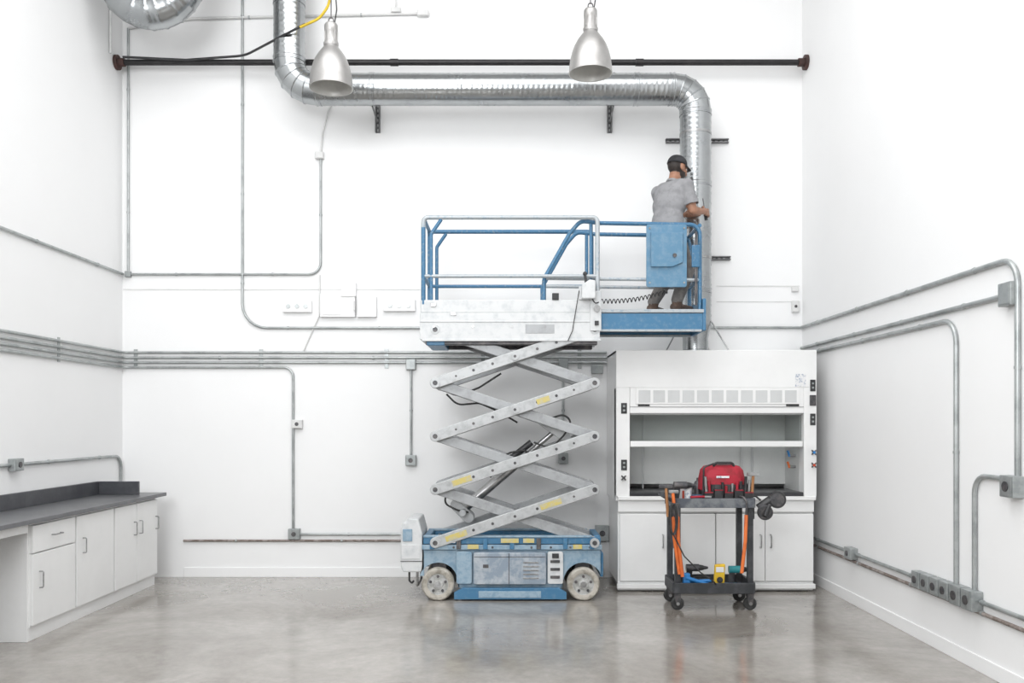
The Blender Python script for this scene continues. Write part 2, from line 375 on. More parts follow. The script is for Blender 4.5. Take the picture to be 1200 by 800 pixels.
# ------------------------------------------------------------------ spiral duct
DR = .152; YD = 8.45; ZD = 4.897; XD1 = -2.206; XD2 = 1.817
def spiral(parent, name, p0, p1, r, pitch=.1):
    p0, p1 = Vector(p0), Vector(p1); L = (p1 - p0).length; n = max(2, int(L / .0125))
    pts = [p0.lerp(p1, i / n) for i in range(n + 1)]
    def rf(i, s, a):
        t = (s / pitch + a / (2 * math.pi)) % 1.0
        d = min(t, 1 - t) * pitch
        return r + (.0035 if d < .008 else 0) - .001 * math.cos((t) * 2 * math.pi)
    v, fc = sweepdata(pts, rf, 40); return add(name, v, fc, 'duct', parent, smooth=True)
def gored(parent, name, c, R, a0, a1, r, n=5, plane='XZ', y=YD):
    """segmented elbow around centre c, angle a0->a1"""
    for i in range(n):
        t0 = a0 + (a1 - a0) * i / n; t1 = a0 + (a1 - a0) * (i + 1) / n
        def P(t): return Vector((c[0] + R * math.cos(t), y, c[1] + R * math.sin(t)))
        vs = []; fs = []; seg = 40
        for t in (t0, t1):
            rad = Vector((math.cos(t), 0, math.sin(t)))
            for k in range(seg):
                a = 2 * math.pi * k / seg
                vs.append(P(t) + rad * math.cos(a) * r + Vector((0, 1, 0)) * math.sin(a) * r)
        for k in range(seg): fs.append((k, (k + 1) % seg, seg + (k + 1) % seg, seg + k))
        add(name + '_gore', vs, fs, 'duct', parent, smooth=True)
        for t in ((t1,) if i < n - 1 else ()):
            ring = []; rad = Vector((math.cos(t), 0, math.sin(t)))
            for k in range(seg + 1):
                a = 2 * math.pi * k / seg
                ring.append(P(t) + rad * math.cos(a) * r + Vector((0, 1, 0)) * math.sin(a) * r)
            v, fc = sweepdata(ring, .006, 6, caps=False); add(name + '_seam', v, fc, 'duct', parent, smooth=True)
def collar(parent, p, d, r, w=.05):
    p = Vector(p); d = Vector(d).normalized(); h = .006
    lathe(parent, 'joint_collar', p, d, [(r, -w / 2), (r + h, -w / 2), (r + h, -w / 2 + .012), (r + .002, -w / 2 + .016), (r + .002, w / 2 - .016), (r + h, w / 2 - .012), (r + h, w / 2), (r, w / 2)], 'duct', 40)

d_ = group('spiral_duct')
R1 = .27
spiral(d_, 'riser', (XD1, YD, HC_), (XD1, YD, ZD + R1), DR)
gored(d_, 'elbow', (XD1 + R1, ZD + R1), R1, math.pi, 1.5 * math.pi, DR, 5)
spiral(d_, 'run_1', (XD1 + R1, YD, ZD), (-.5, YD, ZD), DR)
spiral(d_, 'run_2', (-.5, YD, ZD), (XD2 - .22, YD, ZD), DR)
R2 = .22
gored(d_, 'elbow_2', (XD2 - R2, ZD - R2), R2, math.pi / 2, 0, DR, 5)
spiral(d_, 'drop', (XD2, YD, ZD - R2), (XD2, YD, 2.55), DR)
lathe(d_, 'reducer', (XD2, YD, 2.29), (0, 0, 1), [(.14, 0), (.17, .0), (.17, .02), (.125, .03), (.125, .14), (DR, .27)], 'duct', 40)
for p, dd in (((XD1, YD, ZD + R1 + .02), (0, 0, 1)), ((XD1, YD, 5.75), (0, 0, 1)), ((XD1 + R1 + .02, YD, ZD), (1, 0, 0)), ((-1.38, YD, ZD), (1, 0, 0)), ((1.23, YD, ZD), (1, 0, 0)),
              ((XD2 - R2 - .02, YD, ZD), (1, 0, 0)), ((XD2, YD, ZD - R2 - .02), (0, 0, 1)), ((XD2, YD, 3.95), (0, 0, 1)), ((XD2, YD, 2.9), (0, 0, 1))):
    collar(d_, p, dd, DR)
for z in (4.45, 3.22):
    lathe(d_, 'hanger_band', (XD2, YD, z), (0, 0, 1), [(DR, -.012), (DR + .005, -.012), (DR + .005, .012), (DR, .012)], 'steel', 40)
# brace wires at the hood connection
for x1, y1 in ((XD2 - .33, 8.25), (XD2 + .3, 8.3), (XD2 + .2, 8.7)):
    tube(d_, 'brace', [(XD2 + (x1 - XD2) * .35, YD + (y1 - YD) * .35, 2.66), (x1, y1, 2.286)], .007, 'steel')

def strutobj(x0, x1, z0, z1, y0=YB - .04):
    g_ = group('strut_channel')
    vert = (z1 - z0) > (x1 - x0)
    if vert:
        box(g_, 'web', x0, x1, YB - .006, YB - .001, z0, z1, 'strut', 0)
        box(g_, 'flange_a', x0, x0 + .012, y0, YB - .006, z0, z1, 'strut', .001)
        box(g_, 'flange_b', x1 - .012, x1, y0, YB - .006, z0, z1, 'strut', .001)
        n = int((z1 - z0) / .05)
        for i in range(n): box(g_, 'slot', (x0 + x1) / 2 - .006, (x0 + x1) / 2 + .006, YB - .009, YB - .006, z0 + .015 + i * .05, z0 + .04 + i * .05, 'hoodgrey', 0)
    else:
        box(g_, 'web', x0, x1, YB - .006, YB - .001, z0, z1, 'strut', 0)
        box(g_, 'flange_a', x0, x1, y0, YB - .006, z0, z0 + .012, 'strut', .001)
        box(g_, 'flange_b', x0, x1, y0, YB - .006, z1 - .012, z1, 'strut', .001)
        n = int((x1 - x0) / .05)
        for i in range(n): box(g_, 'slot', x0 + .015 + i * .05, x0 + .04 + i * .05, YB - .009, YB - .006, (z0 + z1) / 2 - .006, (z0 + z1) / 2 + .006, 'hoodgrey', 0)
    return g_
for xs in (-1.415, .985):
    strutobj(xs, xs + .05, 4.60, 5.12)
    tube(d_, 'support_rod', [(xs + .025, YB - .045, 5.1), (xs + .025, YD, 5.06)], .008, 'strut')
    tube(d_, 'support_rod', [(xs + .025, YB - .045, 4.7), (xs + .025, YD + .05, 4.748)], .008, 'strut')
strutobj(1.59, 2.24, 4.49, 4.535); tube(d_, 'support_rod', [(XD2, YB - .045, 4.51), (XD2, YD + DR, 4.46)], .01, 'strut')
strutobj(1.62, 2.26, 3.28, 3.32); tube(d_, 'support_rod', [(XD2, YB - .045, 3.3), (XD2, YD + DR, 3.23)], .01, 'strut')

# second duct, upper left
d2 = group('flexible_duct_bend')
cpts = []; RB = .34; cxb, czb = -3.40, 5.82
for k in range(61):
    t = math.pi * (1.0 + 1.0 * k / 60)
    cpts.append(Vector((cxb + RB * math.cos(t), 8.05, czb + RB * math.sin(t))))
cpts = [Vector((cxb - RB - .10, 8.05, HC_)), Vector((cxb - RB - .06, 8.05, 6.5))] + cpts + [Vector((cxb + RB + .02, 8.05, 6.4)), Vector((cxb + RB + .05, 8.05, HC_))]
def rfd(i, s, a):
    t = (s / .10) % 1.0
    return .165 + (.008 if t < .16 else 0)
fine = []
for i in range(len(cpts) - 1):
    n = max(1, int((cpts[i + 1] - cpts[i]).length / .012))
    for k in range(n): fine.append(cpts[i].lerp(cpts[i + 1], k / n))
fine.append(cpts[-1])
v, fc = sweepdata(fine, rfd, 32); add('bend', v, fc, 'duct', d2, smooth=True)

# ------------------------------------------------------------------ pendant lamps
def pendant(x, z, y=7.6):
    g_ = group('pendant_lamp'); c = (x, y, z)
    prof = [(.193, 0), (.193, .012), (.190, .02), (.188, .07), (.180, .13), (.165, .19), (.143, .25), (.115, .30), (.085, .34), (.064, .365), (.060, .385)]
    lathe(g_, 'dome', c, (0, 0, 1), prof, 'lampmetal', 48)
    inn = [(r - .006, h - .0) for r, h in prof]
    lathe(g_, 'inner_reflector', c, (0, 0, 1), [(.192, 0)] + inn + [(0.0, .38)], 'lampin', 48)
    lathe(g_, 'bulb', (x, y, z + .1), (0, 0, 1), [(0, 0), (.03, .004), (.05, .03), (.055, .07), (.04, .13), (.03, .2), (.03, .27)], 'lampin', 24)
    lathe(g_, 'ballast_housing', c, (0, 0, 1), [(.064, .375), (.068, .40), (.058, .405), (.056, .50), (.060, .505), (.060, .56), (.05, .575), (.0, .578)], 'lampmetal', 32)
    for k in range(8):
        a = k * math.pi / 4
        box(g_, 'fin', x + .06 * math.cos(a) - .002, x + .06 * math.cos(a) + .002, y + .06 * math.sin(a) - .006, y + .06 * math.sin(a) + .006, z + .41, z + .5, 'lampmetal', 0)
    ring = [(x + .022 * math.cos(t * math.pi / 8), y, z + .60 + .03 * math.sin(t * math.pi / 8)) for t in range(17)]
    v, fc = sweepdata(ring, .006, 6, caps=False); add('hook', v, fc, 'darksteel', g_, smooth=True)
    tube(g_, 'suspension_cable', [(x, y, z + .62), (x, y, HC_)], .005, 'darksteel')
    tube(g_, 'flex_cord', [(x + .03, y, z + .575), (x + .05, y, z + .7), (x + .02, y, z + 1.1), (x + .01, y, HC_)], .006, 'black', .1)
pendant(-1.611, 4.575)
pendant(.699, 4.705)

# ------------------------------------------------------------------ scissor lift
L = group('scissor_lift')
Y0, Y1 = 7.65, 8.27
def arc(cx, cz, r, a0, a1, n=10):
    return [(cx + r * math.cos(math.radians(a0 + (a1 - a0) * k / n)), cz + r * math.sin(math.radians(a0 + (a1 - a0) * k / n))) for k in range(n + 1)]
WX1, WX2, WR = -.666, .642, .147
side = [(-.80, .45), (-.80, .22)] + arc(WX1, .16, .175, 160, 20) [0:] + [(-.47, .10), (.44, .10)] + arc(WX2, .16, .175, 160, 20) + [(.80, .25), (.80, .45)]
for ya, yb in ((Y0 + .06, Y0 + .09), (Y1 - .06, Y1 - .03)):
    prism(L, 'chassis_side', side, ya, yb, 'liftbw', .004)
box(L, 'chassis_core', -.48, .46, Y0 + .10, Y1 - .07, .09, .44, 'liftbw', .01)
box(L, 'chassis_floor', -.79, .79, Y0 + .1, Y1 - .07, .34, .45, 'darksteel', .01)
for ya, yb in ((Y0 + .03, Y0 + .10), (Y1 - .1, Y1 - .03)):
    box(L, 'upper_rail', -.81, .81, ya, yb, .455, .50, 'liftbw', .006)
    box(L, 'slide_rail', -.80, .80, ya + .01, yb - .01, .505, .565, 'blue', .006)
    box(L, 'rail_lip', -.80, .72, ya, yb, .565, .582, 'liftbw', .004)
box(L, 'end_beam_left', -.80, -.74, Y0 + .08, Y1 - .08, .40, .58, 'blue', .01)
box(L, 'end_beam_right', .74, .80, Y0 + .08, Y1 - .08, .40, .58, 'blue', .01)
prism(L, 'module_door_left', rbox2d(-.50, -.36, .15, .44, .02), Y0 + .02, Y0 + .06, 'liftbw', .004)
prism(L, 'module_door', rbox2d(-.345, .306, .15, .435, .015), Y0 - .005, Y0 + .06, 'greypanel', .005)
box(L, 'door_seam', -.03, -.024, Y0 - .008, Y0 - .004, .155, .43, 'darksteel', 0)
box(L, 'door_seam_h', -.34, .30, Y0 - .008, Y0 - .004, .395, .400, 'darksteel', 0)
for i in range(5): box(L, 'louvre', .10, .24, Y0 - .010, Y0 - .004, .20 + i * .035, .213 + i * .035, 'steel', .002)
box(L, 'latch', -.26, -.21, Y0 - .015, Y0 - .004, .30, .33, 'darksteel', .003)
prism(L, 'module_door_right', rbox2d(.32, .46, .15, .44, .02), Y0 + .02, Y0 + .06, 'liftwhite', .004)
for z in (.2, .27, .34): box(L, 'control_slot', .345, .43, Y0 + .012, Y0 + .02, z, z + .025, 'darksteel', .002)
box(L, 'emergency_panel', .36, .42, Y0 + .0, Y0 + .02, .385, .425, 'black', .003)
for i in range(7): box(L, 'rail_bracket', -.74 + i * .24, -.70 + i * .24, Y0 + .018, Y0 + .032, .462, .56, 'darksteel' if i % 3 == 1 else 'blue', .003)
for i in range(9): cyl(L, 'rail_bolt', (-.70 + i * .175, Y0 + .022, .478), (-.70 + i * .175, Y0 + .03, .478), .010, 'darksteel', seg=10)
for ya, yb in ((Y0, Y0 + .05), (Y1 - .05, Y1)):
    prism(L, 'pothole_guard', [(-.52, .015), (-.52, .075), (-.44, .118), (.42, .118), (.49, .075), (.49, .015)], ya, yb, 'blue', .004)
box(L, 'guard_plate', -.30, .26, Y0 - .006, Y0, .03, .09, 'liftbw', .003)
for wx in (WX1, WX2):
    for yc, s in ((Y0 + .005, 1), (Y1 + .02, -1)):
        c = (wx, yc, WR + .0)
        lathe(L, 'tyre', c, (0, s, 0), [(.095, .008), (.105, .0), (.135, .0), (WR, .014), (WR, .09), (.135, .10), (.09, .10)], 'tire', 48)
        lathe(L, 'hub', c, (0, s, 0), [(.0, .004), (.022, .004), (.024, .012), (.045, .014), (.05, .022), (.088, .022), (.092, .008), (.098, .008), (.098, .09)], 'hub', 40)
        cyl(L, 'hub_cap', (wx, yc - s * .006, WR), (wx, yc + s * .02, WR), .026, 'steel')
        for k in range(5):
            a = math.radians(90 + 72 * k)
            cyl(L, 'lug', (wx + .07 * math.cos(a), yc + s * .012, WR + .07 * math.sin(a)), (wx + .07 * math.cos(a), yc + s * .03, WR + .07 * math.sin(a)), .013, 'darksteel', seg=10)
    cyl(L, 'axle', (wx, Y0 + .09, WR), (wx, Y1 - .07, WR), .035, 'darksteel')
    box(L, 'axle_mount', wx - .07, wx + .07, Y0 + .12, Y1 - .1, .1, .36, 'darksteel', .01)
prism(L, 'rear_housing', [(-1.005, .30), (-.985, .25), (-.82, .25), (-.81, .30), (-.81, .60), (-.845, .73), (-.935, .735), (-.955, .70), (-.985, .70), (-1.005, .64)], Y0 + .05, Y1 - .1, 'liftwhite', .012)
box(L, 'housing_panel', -1.0, -.83, Y0 + .042, Y0 + .052, .37, .50, 'liftwhite', .004)
box(L, 'housing_window', -.985, -.90, Y0 + .04, Y0 + .052, .53, .64, 'liftbw', .004)
box(L, 'housing_seam', -1.006, -.81, Y0 + .046, Y0 + .052, .345, .352, 'darksteel', 0)
tube(L, 'ladder_rung', [(-.86, Y0 + .1, .25), (-.86, Y0 + .1, .12), (-.86, Y1 - .2, .12), (-.86, Y1 - .2, .25)], .012, 'steel', .03)
tube(L, 'tie_hook', [(-.93, Y0 + .08, .25), (-.93, Y0 + .08, .17), (-.905, Y0 + .08, .145), (-.89, Y0 + .08, .17)], .009, 'rubber', .01)
box(L, 'front_bumper', .80, .83, Y0 + .1, Y1 - .1, .2, .42, 'blue', .01)
for k, (x, z, w) in enumerate(((-.40, .475, .1), (-.1, .53, .16), (.1, .53, .1), (-.6, .53, .09), (.55, .475, .08))):
    box(L, 'warning_label', x, x + w, Y0 + .014, Y0 + .018, z - .01, z + .03, 'yellow' if k % 2 == 0 or k == 1 else 'whitelabel', 0)
# scissor stack
lv = [.521, .999, 1.477, 1.956, 2.434]; XA, XB = -.689, .742; XM = (XA + XB) / 2
def bar(name, x0, z0, x1, z1, w, ya, yb, m):
    d = Vector((x1 - x0, 0, z1 - z0)); a0 = math.degrees(math.atan2(d.z, d.x))
    pts = arc(x1, z1, w / 2, a0 - 90, a0 + 90, 8) + arc(x0, z0, w / 2, a0 + 90, a0 + 270, 8)
    return prism(L, name, pts, ya, yb, m, .006)
for i in range(4):
    z0, z1 = lv[i], lv[i + 1]
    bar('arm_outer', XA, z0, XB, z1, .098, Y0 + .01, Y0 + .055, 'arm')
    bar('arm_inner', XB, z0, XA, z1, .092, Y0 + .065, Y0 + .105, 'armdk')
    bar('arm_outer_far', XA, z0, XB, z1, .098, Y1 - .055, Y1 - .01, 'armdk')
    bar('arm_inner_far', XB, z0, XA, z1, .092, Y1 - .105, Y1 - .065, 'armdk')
    zm = (z0 + z1) / 2
    cyl(L, 'centre_pin', (XM, Y0 - .002, zm), (XM, Y1, zm), .024, 'steel')
    cyl(L, 'pin_head', (XM, Y0 - .006, zm), (XM, Y0 + .01, zm), .036, 'arm')
    cyl(L, 'pin_bolt', (XM, Y0 - .009, zm), (XM, Y0 - .004, zm), .013, 'darksteel', seg=10)
    for t in (.13, .24, .36, .64, .76, .87):
        x = XA + (XB - XA) * t; z = z0 + (z1 - z0) * t
        cyl(L, 'arm_hole', (x, Y0 + .0075, z), (x, Y0 + .012, z), .010 if t in (.13, .87) else .013, 'darksteel', seg=12)
for i, z in enumerate(lv):
    for x in (XA, XB):
        cyl(L, 'end_pin', (x, Y0 - .001, z), (x, Y1 + .001, z), .022, 'steel')
        cyl(L, 'pin_boss', (x, Y0 - .003, z), (x, Y0 + .012, z), .043, 'arm')
        cyl(L, 'pin_head', (x, Y0 - .007, z), (x, Y0 - .002, z), .022, 'darksteel', seg=14)
        if 0 < i < 4: cyl(L, 'cross_tube', (x, Y0 + .11, z), (x, Y1 - .11, z), .034, 'armdk')
for x, z, w in ((.28, 1.86, .06), (-.45, 1.1, .09), (.35, .86, .1), (-.5, .6, .1)):
    t = math.atan2(.478, 1.431)
    dx, dz = math.cos(t), math.sin(t)
    zc = min((lv[i] + (lv[i + 1] - lv[i]) * (x - XA) / (XB - XA) for i in range(4)), key=lambda q: abs(q - z))
    pts = [(x - dx * w - .0 + dz * .025, zc - dz * w - dx * .025), (x + dx * w + dz * .025, zc + dz * w - dx * .025), (x + dx * w - dz * .025, zc + dz * w + dx * .025), (x - dx * w - dz * .025, zc - dz * w + dx * .025)]
    prism(L, 'arm_label', pts, Y0 + .006, Y0 + .0105, 'yellow', 0)
# hydraulic cylinder and hoses
ym = (Y0 + Y1) / 2
cyl(L, 'lift_cylinder', (-.45, ym, .80), (.08, ym, 1.25), .045, 'steel', seg=24)
cyl(L, 'cylinder_gland', (.05, ym, 1.225), (.10, ym, 1.267), .055, 'darksteel', seg=24)
cyl(L, 'lift_rod', (.08, ym, 1.25), (.42, ym, 1.54), .024, 'steel')
cyl(L, 'rod_eye', (.42, ym - .06, 1.54), (.42, ym + .06, 1.54), .05, 'darksteel')
bar('cylinder_bracket', .28, 1.62, .50, 1.46, .09, ym - .09, ym - .05, 'arm')
bar('cylinder_bracket_b', .28, 1.62, .50, 1.46, .09, ym + .05, ym + .09, 'arm')
cyl(L, 'bracket_tube', (.30, Y0 + .11, 1.62), (.30, Y1 - .11, 1.62), .03, 'armdk')
bar('lower_bracket', -.52, .84, -.40, .72, .10, ym - .09, ym - .05, 'arm')
bar('lower_bracket_b', -.52, .84, -.40, .72, .10, ym + .05, ym + .09, 'arm')
cyl(L, 'lower_tube', (-.45, Y0 + .11, .78), (-.45, Y1 - .11, .78), .03, 'armdk')
cyl(L, 'counter_cylinder', (-.1, ym - .12, 1.20), (.18, ym - .12, 1.42), .03, 'black')
for k, pts in enumerate(([(-.55, 7.8, 1.98), (-.62, 7.78, 1.9), (-.5, 7.78, 1.84), (-.3, 7.8, 1.92), (-.1, 7.82, 2.05)],
                         [(-.6, 7.82, 1.86), (-.5, 7.82, 1.76), (-.3, 7.82, 1.78), (-.12, 7.82, 1.7), (.05, 7.82, 1.6)],
                         [(.2, 7.8, 1.42), (.35, 7.78, 1.36), (.47, 7.78, 1.48), (.55, 7.8, 1.6), (.48, 7.82, 1.68), (.3, 7.82, 1.62)],
                         [(-.2, 7.8, 1.1), (-.05, 7.78, 1.32), (.1, 7.78, 1.35), (.2, 7.8, 1.3)],
                         [(-.6, 7.82, .95), (-.62, 7.8, .86), (-.5, 7.8, .80), (-.4, 7.82, .78)])):
    tube(L, 'hose', pts, .009, 'rubber', .12)
# platform
PX0, PX1 = -.827, .788; PZ = 2.60
box(L, 'deck_floor', PX0, PX1, Y0 + .02, Y1 - .02, PZ - .06, PZ, 'liftwhite', .004)
for ya, yb in ((Y0, Y0 + .03), (Y1 - .03, Y1)):
    box(L, 'side_skirt', PX0, PX1, ya, yb, 2.345, 2.585, 'liftwhite', .006)
    box(L, 'toe_board', PX0 + .01, PX1, ya + .004, yb - .004, 2.585, 2.70, 'liftwhite', .006)
    box(L, 'skirt_lip', PX0 + .02, PX1 + .01, ya - .004, yb, 2.33, 2.352, 'liftwhite', .003)
    box(L, 'skirt_lip_top', PX0, PX1 + .005, ya - .006, yb, 2.50, 2.512, 'liftwhite', .003)
box(L, 'end_skirt', PX0, PX0 + .03, Y0 + .03, Y1 - .03, 2.345, 2.70, 'liftwhite', .006)
box(L, 'under_beam', PX0 + .06, PX0 + .22, Y0 + .03, Y1 - .03, 2.295, 2.35, 'blue', .006)
box(L, 'under_rail', PX0 + .05, PX1 - .02, Y0 + .035, Y0 + .11, 2.30, 2.54, 'darksteel', .006)
box(L, 'under_rail_far', PX0 + .05, PX1 - .02, Y1 - .11, Y1 - .035, 2.30, 2.54, 'darksteel', .006)
for x in (-.7, -.35, 0, .3): cyl(L, 'skirt_bolt', (x, Y0 - .008, 2.46), (x, Y0, 2.46), .010, 'steel', seg=10)
box(L, 'skirt_decal', .12, .38, Y0 - .003, Y0, 2.40, 2.48, 'armdk', 0)
for x, z in ((-.73, 2.64), (-.55, 2.56)): box(L, 'scuff_plate', x, x + .05, Y0 - .008, Y0, z, z + .03, 'steel', .003)
box(L, 'end_bracket', .70, .80, Y0 - .012, Y0 + .02, 2.42, 2.78, 'liftwhite', .006)
cyl(L, 'bracket_knob', (.76, Y0 - .03, 2.62), (.76, Y0 - .012, 2.62), .03, 'steel')
box(L, 'power_socket', .74, .775, Y0 - .03, Y0 - .012, 2.47, 2.51, 'black', .003)
# extension deck
EX1 = 1.72
box(L, 'extension_floor', .70, EX1, Y0 + .06, Y1 - .08, 2.56, 2.62, 'liftwhite', .004)
for ya, yb in ((Y0 + .04, Y0 + .07), (Y1 - .10, Y1 - .07)):
    box(L, 'extension_skirt', .79, EX1, ya, yb, 2.435, 2.585, 'blue', .006)
    box(L, 'extension_lip', .79, EX1 + .01, ya - .008, yb, 2.59, 2.622, 'silverrail', .004)
    box(L, 'extension_lip_low', .79, EX1 - .01, ya - .006, yb, 2.42, 2.44, 'silverrail', .003)
box(L, 'extension_end', EX1, EX1 + .03, Y0 + .04, Y1 - .07, 2.43, 2.72, 'blue', .006)
box(L, 'extension_under', .79, EX1 - .02, Y0 + .08, Y1 - .12, 2.46, 2.55, 'darksteel', .004)
# guard rails
def rail(name, y, m1='silverrail', m2='bluerail'):
    zt = 3.444; zm = 2.916; xl = PX0 + .03; xr = PX1 - .02
    tube(L, name + '_post_left', [(xl, y, 2.66), (xl, y, zt - .09)], .021, m2)
    tube(L, name + '_top', fillet([(xl, y, zt - .09), (xl, y, zt), (xr, y, zt), (xr, y, zt - .09)], .085), .021, m1)
    tube(L, name + '_post_right', [(xr, y, zt - .09), (xr, y, 2.60)], .021, m1)
    tube(L, name + '_mid', [(xl, y, zm), (xr, y, zm)], .017, m1)
    tube(L, name + '_inner_post', [(xl + .07, y + .0, 2.68), (xl + .07, y, zt - .15), (xl + .16, y, zt - .02)], .017, m2, .05)
rail('rail_near', Y0 + .022); rail('rail_far', Y1 - .022, 'bluerail')
xl = PX0 + .03
tube(L, 'rail_end_top', fillet([(xl, Y0 + .022, 3.40), (xl, Y0 + .08, 3.444), (xl, Y1 - .08, 3.444), (xl, Y1 - .022, 3.40)], .04), .019, 'bluerail')
tube(L, 'rail_end_mid', [(xl, Y0 + .022, 2.916), (xl, Y1 - .022, 2.916)], .017, 'bluerail')
for nm, y in (('ext_near', Y0 + .075), ('ext_far', Y1 - .09)):
    tube(L, nm + '_top', fillet([(.29, y, 2.62), (.29, y, 2.90), (.52, y, 3.31), (.62, y, 3.425), (.80, y, 3.405), (EX1 - .02, y, 3.39), (EX1 - .02, y, 3.20)], .09), .019, 'bluerail')
    tube(L, nm + '_mid', [(.31, y, 2.905), (EX1 - .02, y, 2.89)], .016, 'silverrail')
    tube(L, nm + '_post', [(EX1 - .02, y, 3.25), (EX1 - .02, y, 2.60)], .019, 'bluerail')
    tube(L, nm + '_inner_post', [(.715, y, 3.40), (.715, y, 2.62)], .017, 'bluerail')
for z in (3.385, 2.89): tube(L, 'ext_end_rail', [(EX1 - .02, Y0 + .075, z), (EX1 - .02, Y1 - .09, z)], .018, 'bluerail')
tube(L, 'gate_latch', [(EX1 - .06, Y0 + .05, 3.32), (EX1 - .06, Y0 + .05, 2.66)], .012, 'darksteel')
box(L, 'latch_block', EX1 - .10, EX1 - .03, Y0 + .03, Y0 + .06, 3.0, 3.2, 'bluerail', .005)
prism(L, 'rail_panel', rbox2d(1.21, 1.575, 2.82, 3.385, .02), Y0 + .035, Y0 + .05, 'bluepanel', .003)
prism(L, 'panel_pocket', [(1.25, 3.31), (1.535, 3.31), (1.535, 3.04), (1.44, 3.0), (1.25, 3.0)], Y0 + .012, Y0 + .036, 'bluepanel', .004)
for x in (1.24, 1.55):
    for z in (2.86, 3.35): cyl(L, 'panel_bolt', (x, Y0 + .03, z), (x, Y0 + .036, z), .009, 'steel', seg=10)
cyl(L, 'panel_lock', (1.46, Y0 + .0, 3.1), (1.46, Y0 + .014, 3.1), .018, 'darksteel', seg=14)
# controller
box(L, 'controller_bracket', .60, .74, Y0 - .01, Y0 + .03, 2.70, 2.82, 'liftwhite', .006)
prism(L, 'controller_box', [(.62, 2.70), (.74, 2.70), (.74, 2.86), (.69, 2.87), (.62, 2.82)], Y0 - .09, Y0 - .01, 'liftwhite', .008)
cyl(L, 'joystick', (.66, Y0 - .05, 2.84), (.65, Y0 - .05, 2.92), .012, 'black', seg=12)
ball(L, 'joystick_knob', (.65, Y0 - .05, 2.925), .02, 'black')
box(L, 'toggle_block', .36, .42, Y0 - .01, Y0 + .02, 2.70, 2.76, 'black', .004)
cp = []
for i in range(341):
    t = i / 340; x = .80 + .60 * t; zc = 2.69 + .09 * t - .03 * math.sin(math.pi * t)
    a = t * 2 * math.pi * 17
    cp.append((x, Y0 + .02 + .018 * math.cos(a), zc + .018 * math.sin(a)))
v, fc = sweepdata(cp, .0048, 6); add('coiled_cord', v, fc, 'rubber', L, smooth=True)
tube(L, 'controller_cable', [(.70, Y0 - .06, 2.72), (.74, Y0 - .05, 2.66), (.80, Y0 + .02, 2.69)], .005, 'rubber', .03)
tube(L, 'loose_cable', [(.60, Y0 - .015, 2.78), (.57, Y0 - .02, 2.6), (.54, Y0 - .02, 2.42), (.50, Y0 - .01, 2.33)], .004, 'rubber', .05)

# ------------------------------------------------------------------ fume hood
F = group('fume_hood')
HX0, HX1, HY0, HY1 = .984, 2.878, 8.06, 8.83
box(F, 'side_left', HX0, HX0 + .03, HY0 + .03, HY1, .86, 2.285, 'hood', .003)
box(F, 'side_right', HX1 - .03, HX1, HY0 + .03, HY1, .86, 2.285, 'hood', .003)
box(F, 'top', HX0, HX1, HY0 + .02, HY1, 2.26, 2.285, 'hood', .003)
box(F, 'back', HX0 + .03, HX1 - .03, HY1 - .02, HY1, .92, 2.26, 'hoodin', 0)
box(F, 'fascia', HX0, HX1, HY0, HY0 + .03, 1.93, 2.285, 'hood', .004)
box(F, 'fascia_low', 1.115, 2.756, HY0 + .004, HY0 + .03, 1.69, 1.93, 'hood', .002)
box(F, 'post_left', HX0, 1.113, HY0, HY0 + .14, .90, 1.93, 'hood', .006)
box(F, 'post_right', 2.758, HX1, HY0, HY0 + .14, .90, 1.93, 'hood', .006)
box(F, 'vent_frame', 1.17, 2.715, HY0 - .006, HY0 + .004, 1.775, 1.925, 'hood', .002)
for i in range(11):
    x = 1.195 + i * .138
    box(F, 'vent_opening', x, x + .112, HY0 - .008, HY0 - .005, 1.79, 1.905, 'hoodgrey', .002)
box(F, 'fascia_shadow_gap', 1.115, 2.756, HY0 - .001, HY0 + .004, 1.745, 1.752, 'gap', 0)
box(F, 'nameplate', 1.19, 1.30, HY0 - .004, HY0 + .004, 1.755, 1.772, 'black', 0)
box(F, 'nameplate_r', 2.59, 2.71, HY0 - .004, HY0 + .004, 1.755, 1.775, 'black', 0)
box(F, 'sticker', 2.675, 2.775, HY0 - .003, HY0, 1.94, 2.06, 'whitelabel', 0)
box(F, 'sash_glass', 1.125, 2.746, HY0 + .05, HY0 + .056, 1.42, 1.72, 'glass', 0)
box(F, 'sash_handle', 1.118, 2.752, HY0 + .01, HY0 + .07, 1.37, 1.425, 'hood', .008)
box(F, 'sash_top_rail', 1.118, 2.752, HY0 + .04, HY0 + .07, 1.675, 1.70, 'hoodgrey', .003)
box(F, 'liner_left', 1.10, 1.113, HY0 + .14, 8.66, .94, 2.2, 'hoodin', 0)
box(F, 'liner_right', 2.758, 2.771, HY0 + .14, 8.66, .94, 2.2, 'hoodin', 0)
box(F, 'liner_top', 1.10, 2.771, HY0 + .10, 8.66, 1.95, 1.965, 'hoodin', 0)
for z0, z1 in ((.98, 1.36), (1.39, 1.95)):
    box(F, 'baffle', 1.113, 2.758, 8.62, 8.635, z0, z1, 'hoodin', .003)
for x in (1.32, 2.31, 2.42): tube(F, 'service_line', [(x, 8.60, .94), (x, 8.60, 1.7)], .007, 'hoodgrey')
box(F, 'worktop', HX0 + .005, HX1 - .005, HY0 + .02, HY1 - .02, .895, .94, 'epoxy', .004)
box(F, 'airfoil_sill', 1.0, HX1 - .012, HY0 - .02, HY0 + .06, .868, .905, 'hood', .006)
box(F, 'airfoil_dark', 1.12, 2.75, HY0 - .01, HY0 + .05, .907, .935, 'epoxy', .004)
